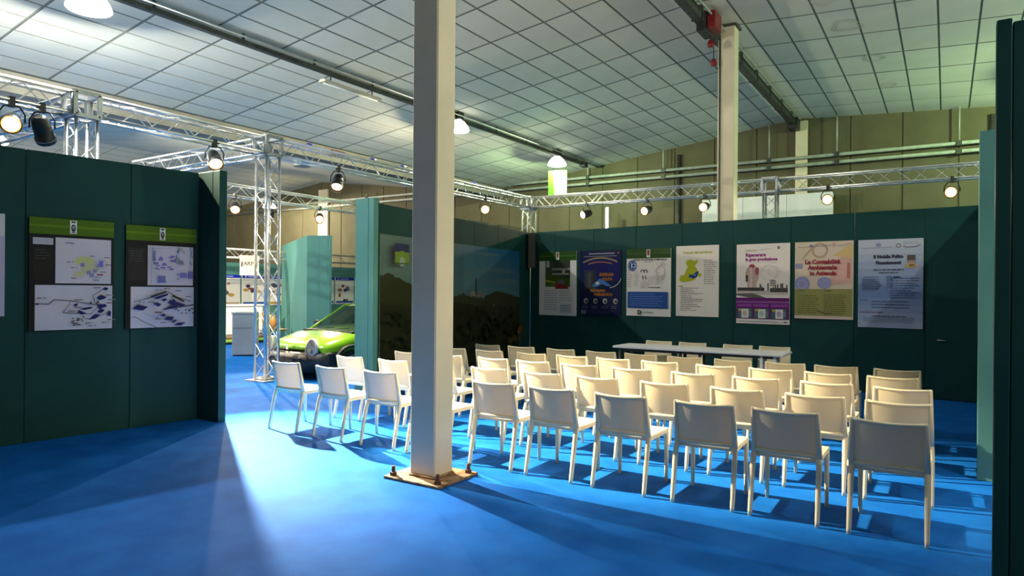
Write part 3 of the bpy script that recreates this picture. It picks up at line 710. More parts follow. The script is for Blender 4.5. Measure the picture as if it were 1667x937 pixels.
# ------------------------------------------------------------------ end wall pipes, boards
PY = Y1 - .22
hx_list = [-10.2, -7.55, -4.35, -2.56, 0.26]
for z, lab, q in ((5.43, 'upper grey pipe running along the olive end wall', 0), (5.22, 'lower grey pipe running along the olive end wall', 1)):
    t = thing('wall_pipe', lab, 'pipe', (0, PY, z))
    b = MB(); b.tube([(X0 + .2, 0, 0), (X1 - .2, 0, 0)], .048, 10); b.build('pipe_run', 'pipe', t)
    for hx in hx_list + [-13.5, -17.0, -20.5]:
        if q == 0:
            top = (zl(hx) if hx < RX else zr(hx)) if hx > EAVE else 5.6
            b = MB(); b.tube([(hx, -.04, 0), (hx, -.04, top - z)], .022, 6); b.build('hanger_rod', 'pipe', t)
        c = MB(); c.box(hx - .06, hx + .06, -.07, .07, -.07, .07); c.build('clamp', 'dark_metal', t)
t = thing('downpipe', 'dark vertical pipe on the olive end wall left of the slim column', 'pipe', (-7.1, Y1 - .095, 0))
b = MB(); b.tube([(0, 0, 0), (0, 0, 5.9)], .06, 8); b.build('pipe_run', 'dark_metal', t)
t = thing('downpipe', 'dark vertical pipe at the right end of the olive end wall', 'pipe', (0.95, Y1 - .095, 0))
b = MB(); b.tube([(0, 0, 0), (0, 0, 6.1)], .06, 8); b.build('pipe_run', 'dark_metal', t)
t = thing('white_partition', 'white panel against the olive end wall behind the back truss', 'partition', (-6.2, Y1 - .6, 0))
for k in range(3): MB().bbox(k * 1.2 + .004, k * 1.2 + 1.196, 0, .05, 0, 4.36, .004).build('panel', 'white', t)
t = thing('tube_light', 'glowing vertical white tube light behind the back wall', 'light', (-9.2, 19.9, 3.3))
b = MB(); b.tube([(0, 0, 0), (0, 0, .95)], .035, 8); b.build('tube', 'tube', t)
MB().box(-.05, .05, .04, .08, -.06, 1.0).build('housing', 'white', t)
MB().box(-.08, .08, -.06, .08, -3.3, -.06).build('stand', 'dark_metal', t)

# ------------------------------------------------------------------ ceiling rails and what hangs from them
t = thing('cable_tray', 'long dark cable tray under the left ceiling slope', 'cable tray', (RAIL, 0, 5.67))
b = MB(); b.box(-.05, .05, -4, 19.6, -.035, .035); b.box(-.07, -.05, -4, 19.6, -.02, .06); b.build('tray', 'dark_metal', t)
b = MB(); b.tube([(.1, -4, .07), (.1, 19.6, .07)], .018, 6); b.build('cable', 'pipe', t)
MB().box(-.09, .09, 19.4, 19.65, -.09, .07).build('end_box', 'black', t)
hm = MB(); hm.box(-.012, .012, -.02, .02, 0.03, zl(RAIL) - 5.66); hm = hm.mesh('hanger', 'dark_metal')
for k in range(15): link('hanger', hm, t, (0, -2 + 1.5 * k, 0))
t = thing('fluorescent_fitting', 'unlit cream fluorescent fitting hung under the dark cable tray', 'lamp', (RAIL - .02, 8.7, 5.48))
b = MB(); b.loft([[(-.06, 0, .05), (.06, 0, .05), (.1, 0, 0), (-.1, 0, 0)], [(-.06, 1.5, .05), (.06, 1.5, .05), (.1, 1.5, 0), (-.1, 1.5, 0)]]); b.build('housing', 'column', t)
b = MB(); b.tube([(0, .04, -.02), (0, 1.46, -.02)], .016, 8); b.build('tube', 'white', t)
for yy in (.2, 1.3): MB().box(-.008, .008, yy, yy + .02, .04, .19).build('hanger', 'dark_metal', t)
t = thing('busbar_trunking', 'dark heavy trunking along the ceiling ridge', 'cable tray', (RX + .02, 0, 6.4))
b = MB(); b.box(-.08, .08, 4, 20.55, -.09, .06); b.box(-.1, .1, 4, 20.55, .03, .05); b.build('trunking', 'dark_metal', t)
b = MB(); b.tube([(.17, 4, .06), (.17, 20.5, .06)], .02, 6); b.build('cable', 'pipe', t)
for k in range(12): MB().box(-.1, .1, 4.8 + 1.35 * k, 4.84 + 1.35 * k, -.1, .16).build('hanger', 'dark_metal', t)
MB().bbox(-.13, .13, 20.2, 20.62, -.2, .12, .01).build('end_box', 'black', t)
t = thing('junction_box', 'red and black power box on the ridge trunking', 'power box', (RX + .06, 12.0, 6.33))
MB().bbox(.05, .2, -.2, .2, -.1, .2, .01).build('cover', 'red', t)
MB().bbox(-.12, .05, -.25, .25, -.14, .2, .01).build('box', 'black', t)
for yy, z, lab in ((12.42, 6.17, 'upper red socket hanging on a cord from the ridge trunking'), (12.62, 5.88, 'lower red socket hanging on a cord from the ridge trunking')):
    t = thing('hanging_socket', lab, 'socket', (RX, yy, z))
    b = MB(); b.lathe([(.02, .07), (.045, .05), (.065, -.03), (.06, -.06), (.02, -.065)], 12); b.build('socket', 'red', t)
    b = MB(); b.tube([(0, 0, .06), (0, 0, 6.33 - z)], .009, 6); b.build('cord', 'black', t)

def add_light(name, kind, parent, loc, energy, color, **kw):
    L = bpy.data.lights.new(name, kind)
    L.energy = energy; L.color = color
    for k, v in kw.items(): setattr(L, k, v)
    o = bpy.data.objects.new(name, L); COL.objects.link(o)
    o.parent = parent; o.location = loc
    return o
bay_labels = {'A': 'round high bay lamp glowing at the top left of the view', 'B': 'round high bay lamp hidden mostly behind the square column', 'C': 'round high bay lamp hanging above the green and white banner', 'D': 'added round high bay lamp, out of view, over the right side of the hall', 'G': 'added round high bay lamp, out of view, over the right wall of the stand', 'H': 'added round high bay lamp, out of view, over the near right wall', 'E': 'added round high bay lamp, out of view, in the next bay beyond the left wall', 'F': 'added round high bay lamp far off in the next bay, half hidden by the car tower'}
for key, loc, en, colr, upw in HIGH_BAY:
    t = thing('high_bay_lamp', bay_labels[key], 'lamp', loc, 0, 'high bay lamps under the cable trays')
    b = MB(); b.lathe([(.29, 0), (.285, .02), (.25, .1), (.17, .2), (.1, .25), (.1, .26)], 28)
    b.v = b.v; b.build('reflector', 'bell', t)
    b = MB(); b.lathe([(.265, -.012), (.265, .004)], 28); b.build('lamp_disc', 'bay_disc', t)
    MB().bbox(-.11, .11, -.11, .11, .26, .44, .01).build('ballast_box', 'black', t)
    b = MB(); b.tube([(0, 0, .44), (0, 0, (5.25 + 1.1 * (-14.2 - loc[0]) / 9.3 - .02 if NR < loc[0] < EAVE else 6.28 if loc[0] < EAVE else zl(loc[0]) if loc[0] < RX else zr(loc[0])) - loc[2] - .03)], .02, 8); b.build('stem', 'dark_metal', t)
    add_light('bay_light', 'POINT', t, (0, 0, {'A': -.055, 'B': -.06, 'C': -.075, 'E': -.055, 'F': -.055}.get(key, -.1)), en, colr, shadow_soft_size=.03)
    if key == 'A':   # spot added to this lamp, aimed and narrowed to brighten the chair rows
        a = (Vector(BEAM_A[0]) - Vector(loc)).normalized()
        L = add_light('bay_beam', 'SPOT', t, (0, 0, -.1), BEAM_A[1], BEAM_A[2], spot_size=math.radians(BEAM_A[3]), spot_blend=BEAM_A[4], shadow_soft_size=.05)
        L.rotation_mode = 'QUATERNION'; L.rotation_quaternion = Vector((0, 0, -1)).rotation_difference(a)
    add_light('bay_uplight', 'POINT', t, (0.0, 0.0, .13), upw, colr, shadow_soft_size=.12)

t = thing('unlit_high_bay_lamp', 'unlit grey bell shaped lamp in the next bay, seen behind the long truss', 'lamp', (-15.0, 12.56, 4.97))
b = MB(); b.lathe([(.24, 0), (.235, .02), (.2, .12), (.13, .24), (.09, .3), (.09, .31)], 24); b.build('reflector', 'pipe', t)
MB().bbox(-.1, .1, -.1, .1, .31, .36, .01).build('ballast_box', 'black', t)
t = thing('hanging_banner', 'small green and white banner hanging under a high bay lamp', 'banner', (-9.84, 17.8, 4.42), math.radians(12))
P = Print(); P.rect(-.29, 0, .29, .78, (0.8, 0.82, 0.76)); P.rect(-.29, 0, -.12, .78, (0.2, 0.55, 0.05)); P.poly([(-.12, 0), (-.06, .2), (-.12, .4)], (0.5, 0.72, 0.2)); P.rect(.14, .64, .29, .78, (0.3, 0.62, 0.1))
P.b.build('printed_sheet', 'print', t, (0, -.0125, 0))
MB().box(-.29, .29, -.012, .012, 0, .78).build('cloth', 'white', t)
for q in (-.25, .25): b = MB(); b.tube([(q, 0, .78), (q * .9, 0, 1.3)], .004, 5); b.build('cord', 'black', t)

# ------------------------------------------------------------------ trusses
brace_cache = {}
def brace_mesh(L, r=.0085):
    k = round(L, 3)
    if k not in brace_cache:
        b = MB(); b.tube([(0, 0, 0), (0, 0, L)], r, 6, cap=False); brace_cache[k] = b.mesh('brace', 'alu')
    return brace_cache[k]
def truss(name, label, p0, p1, side=.27, pitch=.3, detail=True, cat='truss', group=None):
    p0 = Vector(p0); p1 = Vector(p1); d = (p1 - p0); L = d.length; d.normalize()
    root = thing(name, label, cat, p0, 0, group)
    if abs(d.z) > .9: a, c = Vector((1, 0, 0)), Vector((0, 1, 0))
    else: a = d.cross(Vector((0, 0, 1))).normalized(); c = Vector((0, 0, 1))
    s = side / 2
    cor = [a * s + c * s, a * -s + c * s, a * -s + c * -s, a * s + c * -s]
    for q in cor:
        b = MB(); b.tube([q, q + d * L], .024, 10); b.build('chord', 'alu', root)
    stuff = MB()
    n = max(2, int(L / pitch)); st = L / n
    for k in range(4):
        A, B = cor[k], cor[(k + 1) % 4]
        for i in range(n):
            f, g = (A, B) if i % 2 == 0 else (B, A)
            q0 = f + d * (i * st + .02); q1 = g + d * ((i + 1) * st - .02)
            if detail:
                v = q1 - q0
                link('brace', brace_mesh(v.length), root, q0, Vector((0, 0, 1)).rotation_difference(v.normalized()))
            else:
                stuff.tube([q0, q1], .0085, 5, cap=False)
    if not detail:
        o = stuff.build('braces', 'alu', root); o['kind'] = 'stuff'
    for e_ in (0.015, L - .015):
        fr = MB()
        for k in range(4): fr.tube([cor[k] + d * e_, cor[(k + 1) % 4] + d * e_], .02, 6)
        fr.build('end_frame', 'alu2', root)
    return root
def corner_block(parent, side=.31, z=0):
    s = side / 2; b = MB()
    for x in (-s, s):
        for y in (-s, s): b.box(x - .025, x + .025, y - .025, y + .025, z - s, z + s)
    for zz_ in (-s, s):
        for q in (-s, s):
            b.box(-s, s, q - .025, q + .025, z + zz_ - .025, z + zz_ + .025); b.box(q - .025, q + .025, -s, s, z + zz_ - .025, z + zz_ + .025)
    b.build('corner_block', 'alu2', parent)
TZ = 4.05; TX = -9.9; BY = 16.25
Y_T1, Y_T2, Y_T3 = 4.55, 7.55, BY
def tower(label, x, y, detail=True):
    t = truss('truss_tower', label, (x, y, .03), (x, y, TZ - .16), .27, .3, detail, 'truss')
    corner_block(t, .31, TZ - .03)
    b = MB(); b.box(-.24, .24, -.24, .24, -.03, -.005); b.build('base_plate', 'alu2', t)
    return t
tower('truss tower behind the left wall, between the left truss sections', TX, Y_T1)
tower('truss tower standing in front of the green car', TX, Y_T2)
tower('truss tower in the corner where left and back trusses meet', TX, BY)
tower('truss tower behind the poster wall under the back truss', -3.4, BY)
g = 'overhead lighting trusses'
truss('overhead_truss', 'overhead truss at the far left edge above the left wall', (TX, -1.0, TZ), (TX, Y_T1 - .17, TZ), group=g)
truss('overhead_truss', 'overhead truss section between the two left towers', (TX, Y_T1 + .17, TZ), (TX, Y_T2 - .17, TZ), group=g)
truss('overhead_truss', 'long overhead truss running from the car tower behind the column to the corner', (TX, Y_T2 + .17, TZ), (TX, BY - .17, TZ), group=g)
truss('overhead_truss', 'back overhead truss left of the slim column', (TX + .17, BY, TZ), (-3.4 - .17, BY, TZ), .27, .32, group=g)
truss('overhead_truss', 'back overhead truss right of the slim column above the posters', (-3.4 + .17, BY, TZ), (4.0, BY, TZ), .27, .32, group=g)
truss('overhead_truss', 'cross truss leading away from the first left tower', (TX - .17, Y_T1, TZ), (-14.0, Y_T1, TZ - .02), .27, .3, group=g)
truss('overhead_truss', 'cross truss leading away from the car tower', (TX - .17, Y_T2, TZ), (-14.0, Y_T2, TZ - .02), .27, .3, group=g)
truss('overhead_truss', 'distant overhead truss behind the car tower, with two lit lamps', (-14.2, 3.0, 3.9), (-14.2, 20.3, 3.9), .27, .4, False, group=g)
truss('overhead_truss', 'low far truss at the distant stand with the white flag', (-17.8, 11.0, 2.63), (-17.8, 19.5, 2.63), .25, .35, False, group=g)
truss('truss_tower', 'far slim truss leg beside the white flag', (-17.8, 11.1, .21), (-17.8, 11.1, 2.5), .25, .35, False)

t = thing('truss_cable', 'black power cable lying along the top of the long left truss', 'cable', (TX + .09, 0, TZ + .165))
b = MB(); b.tube([(.03 * math.sin(k * 1.3), Y_T2 + .4 + .35 * k, -.012 + .006 * math.sin(k * 2.1)) for k in range(22)], .014, 6); b.build('cord', 'black', t)
M['blue_tape'] = noise_mat('blue_connector', (0.01, 0.03, 0.25), (0.02, 0.05, 0.35), 20, 0.4)
for yy in (8.3, 9.9, 10.8, 11.9, 13.4): b = MB(); b.tube([(.03, yy, .005), (.03, yy + .14, .005)], .03, 8); b.build('connector', 'blue_tape', t)
t = thing('strap_bundle', 'small red bundle lying on top of the long left truss', 'strap', (TX - .06, 9.0, TZ + .16))
b = MB(); b.bbox(-.06, .06, 0, .38, 0, .06, .02); b.build('bundle', 'red', t)
b = MB(); b.tube([(.0, .05, .06), (.05, -.1, .02), (.06, -.3, .0)], .012, 6); b.build('strap_end', 'red', t)
# par can spotlights
def par_can(label, clamp_top, aim, power, lit=True, size=1.0, cone=55, blend=.45, color=(1.0, .80, .55), drop=.25):
    t = thing('spotlight', label, 'spotlight', clamp_top, 0, 'black spotlights on the trusses')
    a = Vector(aim) - (Vector(clamp_top) + Vector((0, 0, -drop)))
    a.normalize()
    rot = Vector((0, 0, 1)).rotation_difference(a)
    c = Vector((0, 0, -drop)) * size
    h_ = Vector((a.x, a.y, 0)).normalized(); sd = Vector((-h_.y, h_.x, 0))
    b = MB(); b.lathe([(.05, -.17), (.085, -.14), (.1, -.05), (.105, .12), (.118, .125), (.118, .137)], 20)
    b.v = [tuple(rot @ (Vector(v) * size) + c) for v in b.v]; b.build('body', 'black', t)
    if lit:
        b = MB(); b.lathe([(.103, .128), (.103, .141)], 20)
        b.v = [tuple(rot @ (Vector(v) * size) + c) for v in b.v]; b.build('lens_rim', 'lens_edge', t)
    b = MB(); b.lathe([(.088, .139), (.088, .146)], 20)
    b.v = [tuple(rot @ (Vector(v) * size) + c) for v in b.v]; b.build('lens', 'lens' if lit else 'black', t)
    b = MB()
    for k in range(20):
        a0, a1 = 2 * PI * k / 20, 2 * PI * (k + 1) / 20
        b.add([(.118 * math.cos(a0), .118 * math.sin(a0), .14), (.118 * math.cos(a1), .118 * math.sin(a1), .14), (.112 * math.cos(a1), .112 * math.sin(a1), .19), (.112 * math.cos(a0), .112 * math.sin(a0), .19)], [(0, 1, 2, 3)])
    b.v = [tuple(rot @ (Vector(v) * size) + c) for v in b.v]; b.build('colour_frame', 'black', t)
    b = MB(); w_ = .135 * size
    pts = [c + sd * w_, c + sd * w_ + Vector((0, 0, .1)) * size, c + sd * w_ * .6 + Vector((0, 0, .19)) * size, Vector((0, 0, -.05)), c - sd * w_ * .6 + Vector((0, 0, .19)) * size, c - sd * w_ + Vector((0, 0, .1)) * size, c - sd * w_]
    b.tube(pts, .011, 6); b.build('yoke', 'black', t)
    b = MB(); b.box(-.03, .03, -.03, .03, -.07, .06); b.tube([sd * -.03, sd * .07], .012, 6); b.build('clamp', 'black', t)
    if lit:
        L = add_light('spot_beam', 'SPOT', t, c + a * .21 * size, power, color, spot_size=math.radians(cone), spot_blend=blend, shadow_soft_size=.05)
        L.rotation_mode = 'QUATERNION'; L.rotation_quaternion = Vector((0, 0, -1)).rotation_difference(a)
    return t
ZB = TZ - .16
par_can('lit black spotlight at the extreme left on the left truss', (-9.765, 3.680, ZB), (-3.5, 1.0, .6), 250)
par_can('unlit black spotlight seen from behind, left of the first tower', (-9.765, 4.017, ZB), (-12.5, 6.5, 0), 0, lit=False, size=1.05)
par_can('lit black spotlight on the truss above the end of the left wall', (-9.765, 6.441, ZB), (-5.8, 4.7, 0.0), 22000, cone=38, blend=1.0, color=(.92, .92, .74))
par_can('lit black spotlight on the long truss right of the car tower', (-9.765, 9.023, ZB), (-7.9, 6.6, .3), 1000, cone=74)
par_can('lit black spotlight on the truss just right of the square column', (-9.765, 13.910, ZB), (-3.6, 5.2, .8), 600)
par_can('lit black spotlight on the back truss, first from the corner', (-8.03, BY - .135, ZB), (-9.2, 12.0, 2.4), 120)
par_can('lit black spotlight on the back truss, second from the corner', (-6.34, BY - .135, ZB), (-6.9, 11.0, 2.3), 120)
par_can('lit black spotlight on the back truss just left of the slim column', (-4.88, BY - .135, ZB), (-4.8, 10.0, 2.2), 120)
par_can('lit black spotlight on the back truss, between slim column and right post', (-2.18, BY - .135, ZB), (-1.6, 6.0, 1.7), 250)
par_can('brightest lit spotlight at the right end of the back truss', (0.09, BY - .135, ZB), (-1.6, 5.0, 1.5), 350)
par_can('lit distant spotlight between the left wall end and the car tower', (-14.065, 9.82, 3.745), (-8.7, 6.2, .0), 1800, cone=40)
par_can('lit distant spotlight just right of the car tower', (-14.065, 12.37, 3.745), (-9.5, 8.2, .8), 500)
par_can('added black spotlight turned away to the distant stand, half hidden by the car tower', (-14.335, 11.0, 3.745), (-20.2, 14.2, 1.3), 1100, cone=60)  # extra spot added to brighten the distant stand wall
par_can('added black spotlight turned away to the distant stand, hidden behind the left wall', (-14.335, 8.4, 3.745), (-18.6, 12.3, .6), 1800, cone=40)  # unseen spot added to light the distant counter and platform
par_can('added black spotlight on the first cross truss, hidden behind the left wall', (-12.9, Y_T1 + .135, ZB - .02), (-9.7, 8.1, .5), 1400, cone=34)  # unseen spot added to light the front of the car
# spots of the same kind on the right hand truss outside the view
truss('overhead_truss', 'overhead truss on the right side of the stand', (3.2, -1.0, TZ), (3.2, BY - .2, TZ), .27, .5, False, group=g)
par_can('lit black spotlight on the right truss beside the near wall', (3.065, 3.1, ZB), (-1.0, 5.6, .2), 240, cone=64, color=(1.0, .87, .68))
par_can('lit black spotlight on the right truss above the right wall', (3.065, 8.0, ZB), (-3.6, 5.0, 1.6), 170, cone=50)

# ------------------------------------------------------------------ chairs
def rsq(cx_, cy_, z, a, b, r=.35):
    """rounded square ring"""
    o = []
    for sx, sy in ((1, 1), (-1, 1), (-1, -1), (1, -1)):
        if sx * sy > 0: seq = ((sx * a, sy * b * (1 - r)), (sx * a * (1 - r), sy * b))
        else: seq = ((sx * a * (1 - r), sy * b), (sx * a, sy * b * (1 - r)))
        for px, py in seq: o.append((cx_ + px, cy_ + py, z))
    return o
SEAT_H = .45
def chair_meshes():
    me = {}
    # seat: shallow dished slab with rolled edge
    top = MB(); nx, ny = 10, 10
    x0, x1, y0, y1 = -.225, .225, .075, .50
    def zt(u, v): return SEAT_H - .012 * math.sin(PI * u) * math.sin(PI * v)
    vs = []; fs = []
    for j in range(ny + 1):
        for i in range(nx + 1):
            u, v = i / nx, j / ny
            vs.append((x0 + (x1 - x0) * u, y0 + (y1 - y0) * v, zt(u, v)))
    for j in range(ny):
        for i in range(nx):
            a = j * (nx + 1) + i; fs.append((a, a + 1, a + nx + 2, a + nx + 1))
    top.add(vs, fs, None, True)
    def rim(i, z): return [(x0 - i, y0 - i, z), (x1 + i, y0 - i, z), (x1 + i, y1 + i, z), (x0 - i, y1 + i, z)]
    top.loft([rim(-.012, SEAT_H - .04), rim(0, SEAT_H - .036), rim(.004, SEAT_H - .015), rim(0, SEAT_H)], cap=False)
    top.add(rim(-.012, SEAT_H - .04), [(3, 2, 1, 0)])
    me['seat'] = top.mesh('seat', 'chair')
    # back: curved panel, concave to the front
    def bx(u): return -.205 + .41 * u
    def by(u, v): return .062 - .060 * v - .036 * (1 - (2 * u - 1) ** 2) * (.55 + .45 * v)
    def bz(u, v): return .463 + .297 * v - (.010 * (1 - (2 * u - 1) ** 2)) * v
    b = MB(); n_, m_ = 12, 7
    for off, flip in ((0, False), (.006, True)):
        vs = []; fs = []
        for j in range(m_ + 1):
            for i in range(n_ + 1):
                u, v = i / n_, j / m_; vs.append((bx(u), by(u, v) + off, bz(u, v)))
        for j in range(m_):
            for i in range(n_):
                a = j * (n_ + 1) + i
                q = (a, a + 1, a + n_ + 2, a + n_ + 1); fs.append(tuple(reversed(q)) if flip else q)
        b.add(vs, fs, None, True)
    me['backrest'] = b.mesh('backrest', 'chair_back')
    # frame round the back: side rails, top rail and bottom rail
    f = MB()
    for sx in (-1, 1):
        f.loft([rsq(sx * .218, .068, .44, .019, .017), rsq(sx * .217, .04, .60, .016, .015), rsq(sx * .214, .004, .765, .012, .012), rsq(sx * .213, .003, .774, .008, .008)], smooth=True)
    for v0, rr in ((1.0, .0115), (0.0, .018)):
        pts = [(bx(i / 12) * 1.03, by(i / 12, v0) + .003, bz(i / 12, v0) + (.004 if v0 else 0)) for i in range(13)]
        f.tube(pts, rr, 8)
    me['back_frame'] = f.mesh('back_frame', 'chair')
    for sx, nm in ((-1, 'l'), (1, 'r')):
        g_ = MB(); g_.loft([rsq(sx * .222, -.032, 0, .012, .013), rsq(sx * .222, -.028, .04, .014, .015), rsq(sx * .221, .04, .36, .018, .018), rsq(sx * .218, .068, .44, .019, .019), rsq(sx * .218, .068, .452, .018, .018)], smooth=True)
        me['rear' + nm] = g_.mesh('leg', 'chair')
        g_ = MB(); g_.loft([rsq(sx * .212, .486, 0, .012, .013), rsq(sx * .212, .487, .2, .015, .015), rsq(sx * .21, .486, .415, .018, .018), rsq(sx * .21, .486, .44, .017, .016)], smooth=True)
        me['front' + nm] = g_.mesh('leg', 'chair')
    # side aprons between rear and front legs
    a = MB()
    for sx in (-1, 1): a.loft([[(sx * .226, .08, .412), (sx * .208, .08, .412), (sx * .208, .08, .446), (sx * .226, .08, .446)], [(sx * .224, .48, .414), (sx * .206, .48, .414), (sx * .206, .48, .446), (sx * .224, .48, .446)]])
    me['side_rails'] = a.mesh('side_rails', 'chair')
    return me
CM = chair_meshes()
CPARTS = [('seat', 'seat'), ('backrest', 'backrest'), ('back_frame', 'back_frame'), ('leg', 'rearl'), ('leg', 'rearr'), ('leg', 'frontl'), ('leg', 'frontr'), ('side_rails', 'side_rails')]
def chair(label, x, y, rz, group):
    t = thing('stacking_chair', label, 'chair', (x, y, 0), rz, group)
    for nm, k in CPARTS: link(nm, CM[k], t)
    return t
ORD = ['leftmost', 'second', 'third', 'fourth', 'fifth', 'sixth', 'seventh', 'eighth', 'ninth', 'rightmost']
ROWS = [
    ('nearest row', 5.02, [-6.27, -5.52, -4.82, -4.20, -3.43, -2.83, -2.19, -1.52, -.95, -.31]),
    ('second row from the viewer', 5.92, [-6.17, -5.47, -4.80, -4.10, -3.44, -2.83, -2.155, -1.51, -.89, -.30]),
    ('middle row', 6.81, [-6.03, -5.35, -4.66, -4.09, -3.485, -2.845, -2.175, -1.55, -.925, -.315]),
    ('fourth row from the viewer', 7.66, [-5.93, -5.29, -4.62, -4.02, -3.45, -2.85, -2.185, -1.595, -1.025, -.44]),
    ('row nearest the table', 8.44, [-5.87, -5.27, -4.61, -3.98, -3.40, -2.80, -2.195, -1.595, -1.045, -.44]),
]
random.seed(2)
for rn, y, xs in ROWS:
    for i, x in enumerate(xs):
        o_ = ORD[i] + (' from left' if 0 < i < 9 else '')
        chair('cream plastic chair, %s in the %s' % (o_, rn), x, y + random.uniform(-.015, .015), random.uniform(-.035, .035), 'audience chairs in rows')
for i, x in enumerate([-4.03, -3.46, -2.74, -2.19]):
    chair('cream plastic chair behind the speakers table, %s' % ['leftmost of four', 'second from left', 'third from left', 'rightmost of four'][i], x, 10.83, PI + random.uniform(-.04, .04), 'chairs behind the table')

# table
t = thing('conference_table', 'long low white table in front of the poster wall', 'table', (-3.17, 10.22, 0))
MB().bbox(-1.28, 1.28, -.33, .33, .70, .735, .006).build('table_top', 'table', t)
for x in (-1.18, -.98, -.2, 0.1, .98, 1.16):
    for y in (-.26, -.04):
        b = MB(); b.loft([rsq(x, y, 0, .02, .02), rsq(x, y, .70, .022, .022)], smooth=True); b.build('leg', 'dark_metal' if x < .9 else 'table', t)
b = MB(); b.box(-1.15, 1.15, -.27, -.245, .66, .70); b.box(-1.15, 1.15, -.055, -.03, .66, .70); b.build('apron', 'dark_metal', t)

# ------------------------------------------------------------------ green car (nose towards the viewer's side, -y)
def build_car():
    t = thing('car', 'bright green car with black bumper parked behind the mural wall post', 'car', (-9.90, 7.93, 0), math.radians(-4.8))
    t.scale = (1.05, 1.05, 0.94)
    H = .86
    # stations: y, z_bottom, z_top(hood/belt), half width, nose roundness
    st = [(.12, .48, .53, .60), (.06, .43, .57, .71), (.08, .38, .62, .78), (.2, .34, .69, .82), (.42, .30, .76, .845), (.7, .27, .82, .855), (1.0, .25, .865, H), (1.5, .24, .92, H), (2.3, .24, .95, H), (3.1, .26, .96, .84), (3.5, .32, .96, .81), (3.65, .42, .92, .75)]
    rings = []
    for y, zb, zt_, w_ in st:
        r = []
        for x, z in ((-.86, 0), (-.98, .12), (-1.0, .45), (-.985, .75), (-.93, .92), (-.8, .985), (-.45, 1.02), (0, 1.04), (.45, 1.02), (.8, .985), (.93, .92), (.985, .75), (1.0, .45), (.98, .12), (.86, 0)):
            yy = y + (.16 * abs(x) ** 2.2 if y < .5 else 0)
            r.append((x * w_, yy, zb + (zt_ - zb) * z))
        rings.append(list(reversed(r)))
    b = MB(); b.loft(rings, smooth=True)
    b.build('body', 'car', t)
    # fender bulge over the front wheels
    for sx in (-1, 1):
        f = MB()
        rr = []
        for k in range(13):
            a = PI * k / 12
            c0 = (sx * .83, .74 - .385 * math.cos(a), .27 + .385 * math.sin(a)); c1 = (sx * .885, .74 - .365 * math.cos(a), .27 + .365 * math.sin(a)); c2 = (sx * .88, .74 - .32 * math.cos(a), .27 + .32 * math.sin(a)); c3 = (sx * .78, .74 - .32 * math.cos(a), .27 + .32 * math.sin(a))
            rr.append([c0, c1, c2, c3] if sx > 0 else [c3, c2, c1, c0])
        f.loft(rr, smooth=True); f.build('wheel_arch', 'bumper', t)
        for yw in (.74, 3.05):
            wm = MB(); wm.lathe([(.15, -.085), (.24, -.09), (.272, -.07), (.278, 0), (.272, .07), (.24, .09), (.15, .085)], 24, axis='x', c=(sx * .80, yw, .278)); wh = wm.build('wheel', 'rubber', t)
            wm = MB(); wm.lathe([(.05, sx * .07), (.17, sx * .088), (.175, sx * .05)], 20, axis='x', c=(sx * .80, yw, .278)); wm.build('hubcap', 'alu2', wh)
    # black bumper wrapping round the nose
    rings = []
    for k in range(15):
        q = -1 + 2 * k / 14
        x = q * .86; y0_ = -.04 + .30 * abs(q) ** 2.6
        yo = .45 if abs(q) > .99 else y0_
        rings.append([(x * .95, y0_ + .2, .10), (x * .985, y0_ + .05, .15), (x * 1.015, y0_ - .02, .34), (x * 1.01, y0_ + .0, .47), (x * .99, y0_ + .06, .515), (x * .96, y0_ + .2, .515), (x * .93, y0_ + .24, .10)])
    b = MB(); b.loft(rings, smooth=True); bu = b.build('bumper', 'bumper', t)
    for sx in (-1, 1):
        b = MB(); b.loft([[(sx * .885, .25, .15), (sx * .845, .25, .15), (sx * .845, .25, .50), (sx * .885, .25, .50)], [(sx * .885, .38, .24), (sx * .845, .38, .24), (sx * .845, .38, .50), (sx * .885, .38, .50)]]); b.build('bumper_corner', 'bumper', bu)
    MB().box(-.3, .3, -.075, -.05, .24, .36).build('number_plate_holder', 'black', bu)
    MB().box(-.5, .5, -.05, -.02, .40, .42).build('bumper_groove', 'black', bu)
    # half round headlamps
    for sx in (-1, 1):
        c_ = Vector((sx * .585, .10, .555)); nrm = Vector((sx * .26, -.95, .14)).normalized()
        a = nrm.cross(Vector((0, 0, 1))).normalized(); u_ = a.cross(nrm); 
        if u_.z < 0: u_ = -u_
        def egg(k, s_): 
            an = 2 * PI * k / 24
            return (a * math.cos(an) * .108 + u_ * (math.sin(an) * (.225 if math.sin(an) > 0 else .115))) * s_
        b = MB(); b.loft([[c_ + egg(k, 1.0) - nrm * .08 for k in range(24)], [c_ + egg(k, 1.0) + nrm * .008 for k in range(24)], [c_ + egg(k, .9) + nrm * .012 for k in range(24)]], smooth=True); hl = b.build('headlamp', 'white', t)
        b = MB(); b.loft([[c_ + egg(k, .95) + nrm * .013 for k in range(24)], [c_ + egg(k, .8) + nrm * .03 for k in range(24)], [c_ + egg(k, .4) + nrm * .042 for k in range(24)]], smooth=True); b.build('lamp_glass', 'lamp_glass', hl)
        b = MB(); b.lathe([(.01, 0), (.03, .02), (.034, .026)], 14); qn = Vector((0, 0, 1)).rotation_difference(nrm); b.v = [tuple(qn @ Vector(v) + c_ + nrm * .012) for v in b.v]; b.build('reflector_bowl', 'alu', hl)
        MB().box(sx * .85 - .012, sx * .85 + .012, 1.0, 1.05, .66, .70).build('side_indicator', 'amber', t)
    b = MB(); b.lathe([(.035, 0), (.03, .012)], 14, axis='y', c=(0, .045, .575)); b.build('badge', 'chrome', t)
    b = MB(); b.box(-.25, -.05, .02, .05, .545, .56); b.build('grille_slot', 'black', t)
    # greenhouse
    wb, wt = .735, .60
